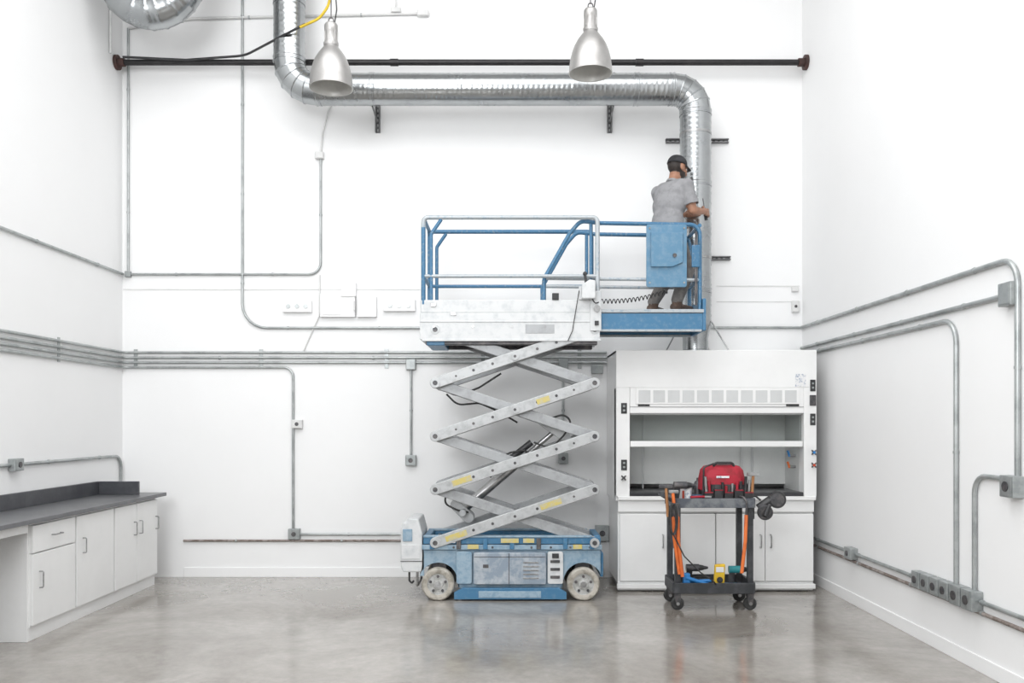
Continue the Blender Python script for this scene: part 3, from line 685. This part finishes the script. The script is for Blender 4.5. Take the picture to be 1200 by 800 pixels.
for z in (1.735, 1.20):
    box(F, 'outlet_left', 1.03, 1.085, HY0 - .008, HY0, z - .05, z + .05, 'black', .003)
    for dz in (-.02, .02): box(F, 'outlet_face', 1.047, 1.068, HY0 - .011, HY0 - .008, z + dz - .009, z + dz + .009, 'steelbox', .002)
for z in (1.95, 1.63):
    box(F, 'outlet_right', 2.815, 2.865, HY0 - .008, HY0, z - .055, z + .055, 'black', .003)
    for dz in (-.02, .02): box(F, 'outlet_face', 2.830, 2.850, HY0 - .011, HY0 - .008, z + dz - .009, z + dz + .009, 'steelbox', .002)
box(F, 'monitor_display', 2.81, 2.87, HY0 - .012, HY0, 1.76, 1.86, 'darksteel', .004)
def valve(x, z, m):
    for a in (45, 135):
        a = math.radians(a); dx, dz = .030 * math.cos(a), .030 * math.sin(a)
        tube(F, 'valve_handle', [(x - dx, HY0 - .035, z - dz), (x + dx, HY0 - .035, z + dz)], .007, 'darksteel')
    cyl(F, 'valve_cap', (x, HY0 - .046, z), (x, HY0 - .035, z), .013, m, seg=12)
    cyl(F, 'valve_stem', (x, HY0 - .04, z), (x, HY0, z), .01, 'steel', seg=10)
valve(1.05, 1.08, 'darksteel'); valve(2.84, 1.32, 'bluetool'); valve(2.84, 1.20, 'redv')
for z, m in ((1.28, 'bluetool'), (1.17, 'orange')):
    cyl(F, 'gas_cock_base', (2.757, 8.3, z), (2.70, 8.3, z), .012, 'steel', seg=10)
    tube(F, 'gas_cock', [(2.70, 8.3, z - .01), (2.68, 8.3, z + .05)], .011, m)
box(F, 'base_body', HX0 + .02, HX1 - .02, HY0 + .05, HY1, .07, .868, 'hood', .003)
box(F, 'toe_kick', HX0 + .02, HX1 - .02, HY0 + .04, HY0 + .06, .01, .09, 'hood', .002)
box(F, 'base_foot_rail', HX0 + .01, HX1 - .01, HY0 + .0, HY0 + .05, .03, .075, 'hood', .004)
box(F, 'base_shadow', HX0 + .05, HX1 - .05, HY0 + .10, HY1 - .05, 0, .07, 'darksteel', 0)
box(F, 'base_apron', HX0 + .02, HX1 - .02, HY0 + .015, HY0 + .05, .755, .868, 'hood', .003)
for x0, x1 in ((1.02, 1.47), (1.475, 1.925), (1.935, 2.395), (2.40, 2.855)):
    box(F, 'base_door', x0, x1, HY0 + .018, HY0 + .047, .10, .735, 'hood', .005)
    hx = x1 - .045 if x0 in (1.02, 1.935) else x0 + .045
    tube(F, 'door_pull', fillet([(hx, HY0 + .018, .42), (hx, HY0 - .02, .42), (hx, HY0 - .02, .54), (hx, HY0 + .018, .54)], .012), .006, 'steel')
box(F, 'door_gap', 1.92, 1.94, HY0 + .04, HY0 + .05, .10, .74, 'gap', 0)

# ------------------------------------------------------------------ left casework
C = group('lab_base_cabinet')
CX = -3.50
box(C, 'countertop', XL + .005, -3.46, 2.5, 8.55, .868, .902, 'counter', .004)
box(C, 'backsplash', XL + .005, XL + .035, 2.5, 8.3, .902, 1.03, 'splash', .004)
box(C, 'end_splash', XL + .035, XL + .42, 8.27, 8.30, .902, 1.03, 'splash', .004)
box(C, 'carcass', XL + .005, CX - .022, 6.23, 8.43, .10, .868, 'cab', .002)
box(C, 'toe_kick', XL + .005, CX - .06, 6.25, 8.40, 0, .10, 'gap', 0)
box(C, 'plinth', CX - .06, CX - .03, 6.23, 8.43, .0, .10, 'cab', .002)
box(C, 'end_panel', XL + .005, CX - .03, 6.215, 6.229, .0, .866, 'cab', .002)
box(C, 'knee_apron', CX - .05, CX - .02, 2.6, 6.21, .80, .868, 'cab', .002)
box(C, 'knee_cabinet', XL + .005, CX - .022, 2.6, 3.6, .0, .868, 'cab', .002)
def front(y0, y1, z0, z1): box(C, 'front', CX - .022, CX, y0, y1, z0, z1, 'cab', .003)
front(6.235, 6.84, .645, .845); front(6.235, 6.84, .115, .635)
front(6.865, 7.50, .115, .845)
front(7.53, 7.955, .115, .845); front(7.965, 8.42, .115, .845)
def pull(y, z, vert=True):
    if vert: pts = [(CX, y, z - .06), (CX + .03, y, z - .06), (CX + .03, y, z + .06), (CX, y, z + .06)]
    else: pts = [(CX, y - .06, z), (CX + .03, y - .06, z), (CX + .03, y + .06, z), (CX, y + .06, z)]
    tube(C, 'pull', fillet(pts, .01), .005, 'steel')
pull(6.55, .75, False); pull(6.32, .44); pull(6.96, .60); pull(7.90, .62); pull(8.02, .62); pull(8.38, .62)

# ------------------------------------------------------------------ tool cart
_before_cart = set(scene.objects)
K = group('utility_cart')
KX0, KX1, KY0, KY1 = 1.345, 2.055, 7.25, 7.70
def tray(z0, z1, nm, m):
    o = rbox2d(KX0, KX1, KY0, KY1, .05, 5); i_ = rbox2d(KX0 + .025, KX1 - .025, KY0 + .025, KY1 - .025, .04, 5)
    n = len(o); vs = [(x, y, z0) for x, y in o] + [(x, y, z1) for x, y in o] + [(x, y, z1) for x, y in i_] + [(x, y, z0 + .02) for x, y in i_]
    fs = [tuple(range(n)), tuple(range(3 * n, 4 * n))]
    for s in range(3):
        for k in range(n): fs.append((s * n + k, s * n + (k + 1) % n, (s + 1) * n + (k + 1) % n, (s + 1) * n + k))
    add(nm, vs, fs, m, K, bevel=.003)
tray(.875, .955, 'top_tray', 'carttop'); tray(.145, .235, 'bottom_tray', 'cart')
for x in (KX0 + .045, KX1 - .045):
    for y in (KY0 + .05, KY1 - .05):
        prism(K, 'leg', [(x - .024, y - .024), (x + .024, y - .024), (x + .024, y + .005), (x + .005, y + .024), (x - .024, y + .024)], .16, .90, 'cart', .004, axis='Z')
        prism(K, 'caster_fork', [(x - .03, .15), (x + .03, .15), (x + .018, .05), (x - .018, .05)], y - .03, y - .024, 'darksteel', .001)
        prism(K, 'caster_fork', [(x - .03, .15), (x + .03, .15), (x + .018, .05), (x - .018, .05)], y + .024, y + .03, 'darksteel', .001)
        lathe(K, 'caster_wheel', (x, y - .018, .056), (0, 1, 0), [(0, 0), (.02, 0), (.022, .004), (.04, .004), (.042, 0), (.052, .002), (.056, .008), (.056, .028), (.052, .034), (.042, .036), (0, .036)], 'rubber', 28)
        cyl(K, 'caster_hub', (x, y - .032, .056), (x, y + .032, .056), .014, 'steel', seg=14)
tube(K, 'push_handle', fillet([(KX0 + .02, KY0 + .08, .92), (KX0 - .06, KY0 + .08, .97), (KX0 - .06, KY1 - .08, .97), (KX0 + .02, KY1 - .08, .92)], .04), .016, 'cart')
# tool bag
T = group('tool_bag'); bx, by, bz = 1.84, 7.48, .896
secs = [(0, .20, .12), (.02, .215, .13), (.12, .21, .125), (.17, .20, .115)]
def loft(parent, nm, cx, cy, secs, m, r=.04, yoff=0):
    vs = []; fs = []; n = None
    for z, hx, hy in secs:
        p = rbox2d(cx - hx, cx + hx, cy - hy, cy + hy, min(r, hx * .6, hy * .6), 4); n = len(p); vs += [(a, c, z) for a, c in p]
    for s in range(len(secs) - 1):
        for k in range(n): fs.append((s * n + k, s * n + (k + 1) % n, (s + 1) * n + (k + 1) % n, (s + 1) * n + k))
    fs.append(tuple(range(n))); fs.append(tuple((len(secs) - 1) * n + k for k in range(n)))
    return add(nm, vs, fs, m, parent, smooth=True)
loft(T, 'base', bx, by, [(bz + z, a, c) for z, a, c in secs], 'black')
loft(T, 'red_top', bx - .03, by, [(bz + .12, .195, .118), (bz + .22, .190, .112), (bz + .29, .178, .10), (bz + .325, .15, .07), (bz + .335, .11, .04)], 'red', .06)
tube(T, 'zip', [(bx - .19, by - .02, bz + .29), (bx - .12, by - .03, bz + .335), (bx + .06, by - .03, bz + .335), (bx + .13, by - .02, bz + .29)], .006, 'black', .05)
tube(T, 'handle', fillet([(bx - .12, by - .06, bz + .31), (bx - .10, by - .07, bz + .355), (bx + .05, by - .07, bz + .355), (bx + .07, by - .06, bz + .31)], .03), .011, 'black')
tube(T, 'side_strap', fillet([(bx - .215, by - .11, bz + .05), (bx - .21, by - .115, bz + .32), (bx - .12, by - .10, bz + .35)], .03), .008, 'black')
for i in range(5):
    x = bx - .175 + i * .087
    prism(T, 'pocket', [(x - .038, bz + .01), (x + .038, bz + .01), (x + .036, bz + .11 + .02 * (i % 2)), (x - .036, bz + .11 + .02 * (i % 2))], by - .155, by - .12, 'black', .008)
    box(T, 'red_trim', x - .036, x + .036, by - .157, by - .153, bz + .10 + .02 * (i % 2), bz + .108 + .02 * (i % 2), 'red', 0)
box(T, 'logo_patch', bx - .10, bx + .01, by - .118, by - .108, bz + .225, bz + .243, 'whitelabel', .002)
for i, (x, h, m) in enumerate(((-.19, .24, 'steel'), (-.16, .20, 'red'), (-.13, .17, 'black'), (-.05, .19, 'black'), (-.02, .16, 'red'), (.03, .18, 'steel'), (.14, .24, 'black'), (.17, .21, 'steel'), (.20, .25, 'wood'), (.07, .19, 'red'), (.10, .2, 'black'))):
    tube(T, 'tool_handle', [(bx + x, by - .13, bz + .06), (bx + x * 1.06, by - .135, bz + h)], .012, m)
box(T, 'hammer_head', bx + .16, bx + .26, by - .15, by - .12, bz + .245, bz + .275, 'steel', .006)
# small things on top
S = group('spray_can'); lathe(S, 'can', (1.50, 7.40, .896), (0, 0, 1), [(0, 0), (.03, 0), (.031, .005), (.031, .13), (.024, .145), (.012, .15), (.012, .165), (0, .167)], 'whitelabel', 24)
S = group('spray_can'); lathe(S, 'can', (1.62, 7.56, .896), (0, 0, 1), [(0, 0), (.03, 0), (.031, .005), (.031, .17), (.024, .185), (.012, .19), (.012, .215), (0, .217)], 'darksteel', 24)
S = group('tape_roll'); lathe(S, 'roll', (1.575, 7.36, .896), (0, 0, 1), [(.028, 0), (.05, 0), (.05, .05), (.028, .05)], 'conduitw', 28, closed=True)
S = group('tape_roll'); lathe(S, 'roll', (1.57, 7.365, .947), (0, 0, 1), [(.026, 0), (.045, 0), (.045, .03), (.026, .03)], 'bluerail', 28, closed=True)
S = group('cardboard_box'); box(S, 'carton', 1.46, 1.56, 7.52, 7.62, .896, 1.03, 'conduitw', .003); box(S, 'label', 1.475, 1.545, 7.517, 7.52, .92, 1.0, 'redv', 0)
S = group('pliers')
tube(S, 'grip_a', [(1.50, 7.30, .963), (1.55, 7.29, .966), (1.62, 7.30, .966)], .010, 'red', .05); tube(S, 'grip_b', [(1.50, 7.275, .963), (1.55, 7.285, .966), (1.62, 7.296, .966)], .010, 'red', .05)
box(S, 'jaw', 1.62, 1.68, 7.288, 7.308, .955, .975, 'steel', .004)
def drill(nm, x, y, z, m1, m2, s=1, m3=None):
    D = group(nm)
    cyl(D, 'motor', (x - .06 * s, y, z), (x + .05 * s, y, z), .032, m1, seg=20)
    cyl(D, 'gearbox', (x + .05 * s, y, z), (x + .09 * s, y, z), .028, m2, .020, seg=20)
    cyl(D, 'chuck', (x + .09 * s, y, z), (x + .13 * s, y, z), .018, 'darksteel', .010, seg=16)
    prism(D, 'grip', [(x - .055 * s, z - .02), (x - .005 * s, z - .02), (x - .02 * s, z - .12), (x - .07 * s, z - .12)], y - .018, y + .018, m2, .008)
    prism(D, 'battery', [(x - .09 * s, z - .12), (x + .02 * s, z - .12), (x + .02 * s, z - .165), (x - .09 * s, z - .165)], y - .035, y + .035, m3 or m1, .006)
    return D
drill('cordless_drill', 1.43, 7.35, 1.061, 'darksteel', 'black')
drill('cordless_drill', 1.91, 7.38, .166 + .165, 'teal', 'black')
drill('cordless_drill', 1.56, 7.47, .166 + .165, 'darksteel', 'black', 1, 'black')
# hammers hooked on the handle, long handled tools on the sides
S = group('claw_hammer')
tube(S, 'shaft', [(1.285, 7.26, 1.06), (1.30, 7.255, .80)], .013, 'wood'); box(S, 'head', 1.225, 1.345, 7.245, 7.275, 1.04, 1.075, 'darksteel', .008)
S = group('claw_hammer')
tube(S, 'shaft', [(1.335, 7.225, 1.02), (1.35, 7.215, .86)], .014, 'orange'); box(S, 'head', 1.30, 1.385, 7.21, 7.24, 1.00, 1.03, 'steel', .008)
S = group('bolt_cutter')
tube(S, 'handle_a', [(1.375, 7.215, .84), (1.38, 7.205, .60), (1.415, 7.205, .30)], .015, 'orange', .1)
tube(S, 'handle_b', [(1.335, 7.215, .84), (1.345, 7.205, .62), (1.39, 7.215, .32)], .014, 'orange', .1)
box(S, 'jaws', 1.32, 1.39, 7.20, 7.235, .80, .92, 'darksteel', .008)
S = group('pry_bar')
tube(S, 'handle', [(1.955, 7.215, .82), (1.945, 7.205, .60), (1.915, 7.205, .33)], .015, 'orange', .1)
tube(S, 'hook', [(1.955, 7.215, .80), (1.96, 7.215, .93), (1.94, 7.24, .968), (1.92, 7.28, .968)], .009, 'darksteel', .03)
S = group('hanging_cable')
for j in range(2):
    cp = [(1.325 + .03 * math.sin(t * math.pi / 20) + .008 * j, 7.17 - .012 * j, .79 + .13 * math.cos(t * math.pi / 20)) for t in range(41)]
    v, fc = sweepdata(cp, .007, 8); add('loop', v, fc, 'rubber', S, smooth=True)
tube(S, 'lead', [(1.33, 7.16, .66), (1.42, 7.16, .48), (1.56, 7.17, .34), (1.68, 7.20, .26), (1.72, 7.28, .21)], .006, 'rubber', .1)
# angle grinder hanging on the right
S = group('angle_grinder')
tube(S, 'hang_strap', [(2.05, 7.40, .962), (2.085, 7.38, .962), (2.12, 7.36, .93)], .008, 'black', .02)
cyl(S, 'body', (2.10, 7.36, .86), (2.22, 7.34, .95), .038, 'black', seg=20)
cyl(S, 'gear_head', (2.21, 7.34, .94), (2.26, 7.335, .975), .045, 'darksteel', .03, seg=20)
lathe(S, 'guard', (2.245, 7.30, .94), (.2, 1, 0), [(.01, 0), (.070, 0), (.074, .006), (.074, .03), (.01, .03)], 'black', 28)
lathe(S, 'disc', (2.245, 7.293, .94), (.2, 1, 0), [(.0, 0), (.055, 0), (.055, .004), (0, .004)], 'darksteel', 28)
cyl(S, 'side_handle', (2.18, 7.30, .90), (2.13, 7.27, .80), .019, 'black', .022, seg=14)
lathe(S, 'guard_2', (2.14, 7.29, .83), (.1, 1, .1), [(0, 0), (.06, 0), (.066, .006), (.066, .025), (0, .03)], 'darksteel', 28)
S = group('power_strip'); box(S, 'body', 2.06, 2.085, 7.42, 7.50, .76, .93, 'black', .006)
tube(S, 'cord', [(2.075, 7.46, .76), (2.065, 7.44, .55), (2.07, 7.44, .3), (2.06, 7.44, .24)], .006, 'rubber', .1)
# bottom tray contents
S = group('multimeter')
prism(S, 'case', [(1.71, .17), (1.80, .175), (1.81, .385), (1.72, .38)], 7.33, 7.37, 'yelltool', .01)
box(S, 'screen', 1.727, 1.795, 7.325, 7.33, .315, .36, 'conduitw', .003); cyl(S, 'dial', (1.76, 7.323, .25), (1.76, 7.33, .25), .026, 'black', seg=18)
S = group('pipe_clamp')
tube(S, 'bar_a', [(1.46, 7.30, .275), (1.70, 7.30, .20)], .017, 'bluetool'); tube(S, 'bar_b', [(1.45, 7.33, .235), (1.68, 7.30, .25)], .014, 'bluetool')
box(S, 'jaw', 1.44, 1.50, 7.29, 7.35, .20, .31, 'bluetool', .01)
S = group('caulk_tube'); cyl(S, 'tube', (1.80, 7.305, .205), (1.94, 7.305, .205), .024, 'bluetool', seg=18); cyl(S, 'nozzle', (1.94, 7.305, .205), (1.98, 7.305, .205), .01, 'conduitw', .003, seg=12)
S = group('coiled_cable')
cp = [(1.66 + .07 * math.cos(t * .4), 7.58 + .06 * math.sin(t * .4), .178 + .0006 * t) for t in range(80)]
v, fc = sweepdata(cp, .008, 8); add('coil', v, fc, 'rubber', S, smooth=True)
# roll the loaded cart slightly to the right
for o in list(scene.objects):
    if o not in _before_cart and o.parent is None: o.location.x += .025

# ------------------------------------------------------------------ worker
W = group('worker')
OX, OY, OZ = 1.445, 7.98, 2.622
fv = Vector((.75, .66, 0)).normalized(); rv = Vector((fv.y, -fv.x, 0)); uv = Vector((0, 0, 1))
def BW(a, b_, c): return Vector((OX, OY, OZ)) + rv * a + fv * b_ + uv * c
def cap_mesh(bm, p0, p1, r0, r1, seg=16):
    p0, p1 = Vector(p0), Vector(p1); d = (p1 - p0); u, w = frame_for(d); dn = d.normalized(); rings = []
    for k in range(7):
        a = -math.pi / 2 + math.pi / 2 * k / 6; rings.append((p0 + dn * r0 * math.sin(a), max(r0 * math.cos(a), 1e-4)))
    for k in range(7):
        a = math.pi / 2 * k / 6; rings.append((p1 + dn * r1 * math.sin(a), max(r1 * math.cos(a), 1e-4)))
    prev = None; first = None
    for c, r in rings:
        cur = [bm.verts.new(c + (u * math.cos(2 * math.pi * k / seg) + w * math.sin(2 * math.pi * k / seg)) * r) for k in range(seg)]
        if prev:
            for k in range(seg): bm.faces.new((prev[k], prev[(k + 1) % seg], cur[(k + 1) % seg], cur[k]))
        else: first = cur
        prev = cur
    bm.faces.new(first); bm.faces.new(prev)
def ell_mesh(bm, c, rx, ry, rz, ax=(rv, fv, uv), seg=20):
    vs = bmesh.ops.create_uvsphere(bm, u_segments=seg, v_segments=14, radius=1)['verts']
    for v in vs:
        q = v.co.copy(); v.co = Vector(c) + ax[0] * q.x * rx + ax[1] * q.y * ry + ax[2] * q.z * rz
def remeshed(nm, bm, voxel, smooth_it, classify, mats):
    bmesh.ops.recalc_face_normals(bm, faces=bm.faces)
    me = bpy.data.meshes.new(nm + '_src'); bm.to_mesh(me); bm.free()
    o = bpy.data.objects.new(nm + '_src', me); scene.collection.objects.link(o)
    r = o.modifiers.new('r', 'REMESH'); r.mode = 'VOXEL'; r.voxel_size = voxel
    s = o.modifiers.new('s', 'SMOOTH'); s.iterations = smooth_it; s.factor = .5
    dg = bpy.context.evaluated_depsgraph_get(); dg.update()
    me2 = bpy.data.meshes.new_from_object(o.evaluated_get(dg))
    bpy.data.objects.remove(o)
    me2.name = nm
    me2.materials.clear()
    for m in mats: me2.materials.append(M[m])
    for p in me2.polygons:
        p.use_smooth = True; p.material_index = classify(p.center, p.normal)
    ob = bpy.data.objects.new(nm, me2); scene.collection.objects.link(ob); ob.parent = W
    return ob
bm = bmesh.new(); segs = []
def limb(p0, p1, r0, r1, lab):
    cap_mesh(bm, p0, p1, r0, r1); segs.append((Vector(p0), Vector(p1), r0, r1, lab))
leanax = (rv, (fv * .98 - uv * .15).normalized(), (uv * .98 + fv * .17).normalized())
for c, sx, sy, sz in ((BW(0, 0, .76), .165, .125, .13), (BW(0, .015, .88), .160, .122, .14), (BW(0, .045, 1.02), .180, .128, .16), (BW(0, .07, 1.12), .185, .115, .12)):
    ell_mesh(bm, c, sx, sy, sz, leanax)
limb(BW(-.10, .085, 1.185), BW(.10, .085, 1.185), .072, .072, 0)
limb(BW(0, .085, 1.19), BW(0, .125, 1.29), .062, .056, 1)
segs.append((BW(0, 0, .83), BW(0, .06, 1.1), .16, .17, 0)); segs.append((BW(-.08, 0, .72), BW(.08, 0, .72), .12, .12, 2))
RS, RE, RWr = BW(.172, .085, 1.175), BW(.215, .115, .935), BW(.195, .315, .965)
LS, LE, LWr = BW(-.172, .085, 1.175), BW(-.215, .23, .965), BW(-.055, .36, .99)
for Sx, Ex, Wx in ((RS, RE, RWr), (LS, LE, LWr)):
    mid = Sx.lerp(Ex, .62)
    limb(Sx, mid, .066, .054, 0); limb(mid, Ex, .048, .040, 1); limb(Ex, Ex.lerp(Wx, .3), .041, .043, 1); limb(Ex.lerp(Wx, .3), Wx, .043, .026, 1)
for s in (-1, 1):
    hip = BW(.085 * s, 0, .70); kn = BW(.105 * s, .18, .41); an = BW(.115 * s, -.02 + .03 * s, .085)
    limb(hip, kn, .105, .068, 2); limb(kn, kn.lerp(an, .3), .066, .068, 2); limb(kn.lerp(an, .3), an + uv * .03, .068, .055, 2)
    hl_, toe = BW(.115 * s, -.06 + .03 * s, .045), BW(.14 * s, .14 + .03 * s, .036)
    limb(hl_, toe, .042, .035, 3); limb(an, hl_ + fv * .03, .048, .044, 3)
def segdist(p, s):
    a, b_, r0, r1, lab = s; d = b_ - a; t = max(0, min(1, (p - a).dot(d) / max(d.length_squared, 1e-9)))
    return (p - (a + d * t)).length - (r0 + (r1 - r0) * t)
def cls(p, n): return min(segs, key=lambda s: segdist(p, s))[4]
remeshed('body', bm, .009, 6, cls, ['shirt', 'skin', 'pants', 'shoe'])
for Sx, Ex in ((RS, RE), (LS, LE)):
    p0 = Sx.lerp(Ex, .30); p1 = Sx.lerp(Ex, .74)
    lathe(W, 'sleeve', p0, (p1 - p0), [(.060, 0), (.066, (p1 - p0).length * .6), (.069, (p1 - p0).length), (.065, (p1 - p0).length), (.056, .02)], 'shirt', 28)
vs = []; fs = []
for z, k in ((.66, 1.10), (.72, 1.06), (.80, 1.02), (.88, .97)):
    for j in range(36):
        a = 2 * math.pi * j / 36; wob = 1 + .02 * math.sin(5 * a + z * 20)
        vs.append(BW(.168 * k * wob * math.cos(a), .128 * k * wob * math.sin(a) + (z - .76) * .12, z))
for i in range(3):
    for j in range(36): fs.append((i * 36 + j, i * 36 + (j + 1) % 36, (i + 1) * 36 + (j + 1) % 36, (i + 1) * 36 + j))
add('shirt_hem', vs, fs, 'shirt', W, smooth=True)
lathe(W, 'collar_band', BW(0, .10, 1.238), (fv * .35 + uv), [(.066, -.01), (.070, 0), (.066, .012), (.060, .012)], 'shirt', 28)
# head
hd = Vector((.84, .50, -.16)).normalized(); hr_ = hd.cross(uv).normalized(); hu = hr_.cross(hd).normalized()
HC = BW(0, .165, 1.385); hax = (hr_, hd, hu)
def HD(a, b_, c): return HC + hr_ * a + hd * b_ + hu * c
bm = bmesh.new()
ell_mesh(bm, HD(0, -.012, .02), .076, .095, .088, hax); ell_mesh(bm, HD(0, .028, -.045), .055, .062, .070, hax)
ell_mesh(bm, HD(0, .055, -.085), .030, .028, .024, hax)
cap_mesh(bm, HD(0, .088, .012), HD(0, .108, -.028), .009, .014)
ell_mesh(bm, HD(0, .10, -.032), .018, .012, .009, hax)
cap_mesh(bm, HD(-.03, .080, .022), HD(.03, .080, .022), .012, .012)
cap_mesh(bm, HD(-.016, .084, -.058), HD(.016, .084, -.058), .0075, .0075)
cap_mesh(bm, HD(-.042, .062, -.02), HD(-.035, .068, -.03), .018, .018); cap_mesh(bm, HD(.042, .062, -.02), HD(.035, .068, -.03), .018, .018)
for s in (-1, 1):
    ell_mesh(bm, HD(.078 * s, -.008, -.005), .010, .020, .032, hax)
cap_mesh(bm, BW(0, .10, 1.22), HD(0, -.02, -.05), .054, .052)
def hcls(p, n):
    q = p - HC; a, b_, c = q.dot(hr_), q.dot(hd), q.dot(hu)
    if abs(a) > .074 and -.03 < b_ < .015 and -.045 < c < .03: return 0
    if b_ > .02 and c < -.045 and c > -.115 and not (abs(a) < .018 and -.066 < c < -.050 and b_ > .08): return 1
    if b_ > -.005 and -.10 < c < -.01 and abs(a) > .045 and b_ < .06 and c < -.03: return 1
    if b_ < .0 and c > -.055: return 1
    if c > .055: return 1
    return 0
remeshed('head', bm, .005, 3, hcls, ['skin', 'hair'])
for s in (-1, 1):
    for nm, off, r, m in (('eye', .078, .0125, 'eyew'), ('iris', .0865, .006, 'hair')):
        c = HD(.030 * s, off, .002); ball(W, nm, c, r, m)
    tube(W, 'eyebrow', [HD(.016 * s, .093, .026), HD(.032 * s, .092, .030), HD(.048 * s, .080, .026)], .004, 'hair')
vs = []; fs = []; NA, NE = 32, 9
for e_ in range(NE):
    el = math.pi / 2 * e_ / (NE - 1)
    for k in range(NA):
        a = 2 * math.pi * k / NA
        vs.append(HD(.084 * math.cos(el) ** .8 * math.cos(a) if e_ < NE - 1 else 0, (.104 * math.cos(el) ** .8 * math.sin(a) if e_ < NE - 1 else 0) - .010, .030 + .092 * math.sin(el)))
for i in range(NE - 1):
    for k in range(NA): fs.append((i * NA + k, i * NA + (k + 1) % NA, (i + 1) * NA + (k + 1) % NA, (i + 1) * NA + k))
o = add('cap_crown', vs, fs, 'cap', W, smooth=True); md = o.modifiers.new('s', 'SOLIDIFY'); md.thickness = .004
vs = []; fs = []; NB = 16
for ring, off in ((0, 0), (1, .03), (2, .062)):
    for k in range(NB + 1):
        a = math.radians(25 + 130 * k / NB); q = off * (math.sin(math.pi * k / NB) ** .5 if 0 < k < NB else 0)
        vs.append(HD(.083 * math.cos(a), .102 * math.sin(a) - .010 + q, .034 - .012 * (ring / 2) - .006 * abs(math.cos(a)) * ring))
for r_ in range(2):
    for k in range(NB): fs.append((r_ * (NB + 1) + k, r_ * (NB + 1) + k + 1, (r_ + 1) * (NB + 1) + k + 1, (r_ + 1) * (NB + 1) + k))
o = add('cap_brim', vs, fs, 'cap', W, smooth=True); md = o.modifiers.new('s', 'SOLIDIFY'); md.thickness = .004
ball(W, 'cap_button', HD(0, -.01, .125), .007, 'cap')
# hands
def hand(nm, wrist, d, palm_n, curl, side):
    """d: pointing direction, palm_n: palm facing direction, side: +1/-1 thumb side"""
    d = Vector(d).normalized(); n_ = Vector(palm_n); n_ = (n_ - d * n_.dot(d)).normalized(); s_ = d.cross(n_) * side
    bm = bmesh.new()
    def Q(a, b_, c): return wrist + s_ * a + d * b_ + n_ * c
    cap_mesh(bm, Q(0, -.03, 0), Q(0, .02, 0), .025, .024, 12)
    for a in (-.028, -.010, .010, .028): cap_mesh(bm, Q(a * .6, .015, 0), Q(a, .078, -.002), .016, .0125, 12)
    ell_mesh(bm, Q(0, .045, 0), .036, .045, .016, (s_, d, n_), 14)
    ln = {-.030: (.026, .018, .016), -.010: (.034, .023, .018), .011: (.038, .026, .019), .030: (.033, .022, .018)}
    for i, (a, ls) in enumerate(ln.items()):
        p = Q(a, .082, -.002); ang = curl * .55 + .06 * i
        for j, l in enumerate(ls):
            q = p + (d * math.cos(ang) + n_ * math.sin(ang)) * l + s_ * a * .04
            cap_mesh(bm, p, q, .0092 - .0008 * j, .0086 - .0008 * j, 10); p = q; ang += curl * .8
    p = Q(.026, .018, .006)
    for l, dv in ((.042, s_ * .75 + d * .6 + n_ * .35), (.030, s_ * .25 + d * .75 + n_ * .65), (.024, -s_ * .15 + d * .7 + n_ * .8)):
        q = p + dv.normalized() * l; cap_mesh(bm, p, q, .0125 if l > .04 else .0105, .0095, 10); p = q
    return remeshed(nm, bm, .0032, 2, lambda p, n: 0, ['skin']), Q
h1, Q1 = hand('hand_right', RWr, (BW(.17, .5, .985) - BW(.195, .335, .975)), -rv * .8 - uv * .1, 1.15, 1)
h2, Q2 = hand('hand_left', LWr, (.84, -.42, .10), Vector((XD2, YD, 3.6)) - LWr, .35, 1)
c = Q1(0, .088, .034); ax = (Q1(1, 0, 0) - Q1(0, 0, 0)).normalized()
if ax.z < 0: ax = -ax
cyl(W, 'screwdriver_grip', c - ax * .06, c + ax * .055, .015, 'black', .013, seg=16)
cyl(W, 'screwdriver_shank', c + ax * .055, c + ax * .15, .0045, 'darksteel', seg=10)

# ------------------------------------------------------------------ lights
def area(nm, loc, target, sx, sy, e, col=(1, 1, 1)):
    l = bpy.data.lights.new(nm, 'AREA'); l.shape = 'RECTANGLE'; l.size = sx; l.size_y = sy; l.energy = e; l.color = col
    o = bpy.data.objects.new(nm, l); scene.collection.objects.link(o); o.location = loc
    o.rotation_euler = (Vector(target) - Vector(loc)).to_track_quat('-Z', 'Y').to_euler(); return o
area('ceiling_fill', (-.5, 4.2, 7.05), (-.5, 4.2, 0), 5.5, 5.0, 295, (.99, .995, 1))  # unseen fill added under the ceiling to brighten the room
area('key_area', (-2.2, -2.8, 4.6), (.6, 8.8, 2.2), 4.0, 3.6, 430, (.965, .985, 1))  # unseen soft key added inside the closed room, high left behind the camera
w = bpy.data.worlds.new('world'); scene.world = w; w.use_nodes = True
w.node_tree.nodes['Background'].inputs[0].default_value = (.9, .95, 1, 1); w.node_tree.nodes['Background'].inputs[1].default_value = .5

# ------------------------------------------------------------------ camera
cd = bpy.data.cameras.new('camera'); cd.lens = 30; cd.sensor_width = 36; cd.shift_y = 95 / 1200; cd.clip_start = .05; cd.clip_end = 60
co = bpy.data.objects.new('camera', cd); scene.collection.objects.link(co); co.location = (0, 0, 1.6); co.rotation_euler = (math.pi / 2, 0, 0)
scene.camera = co
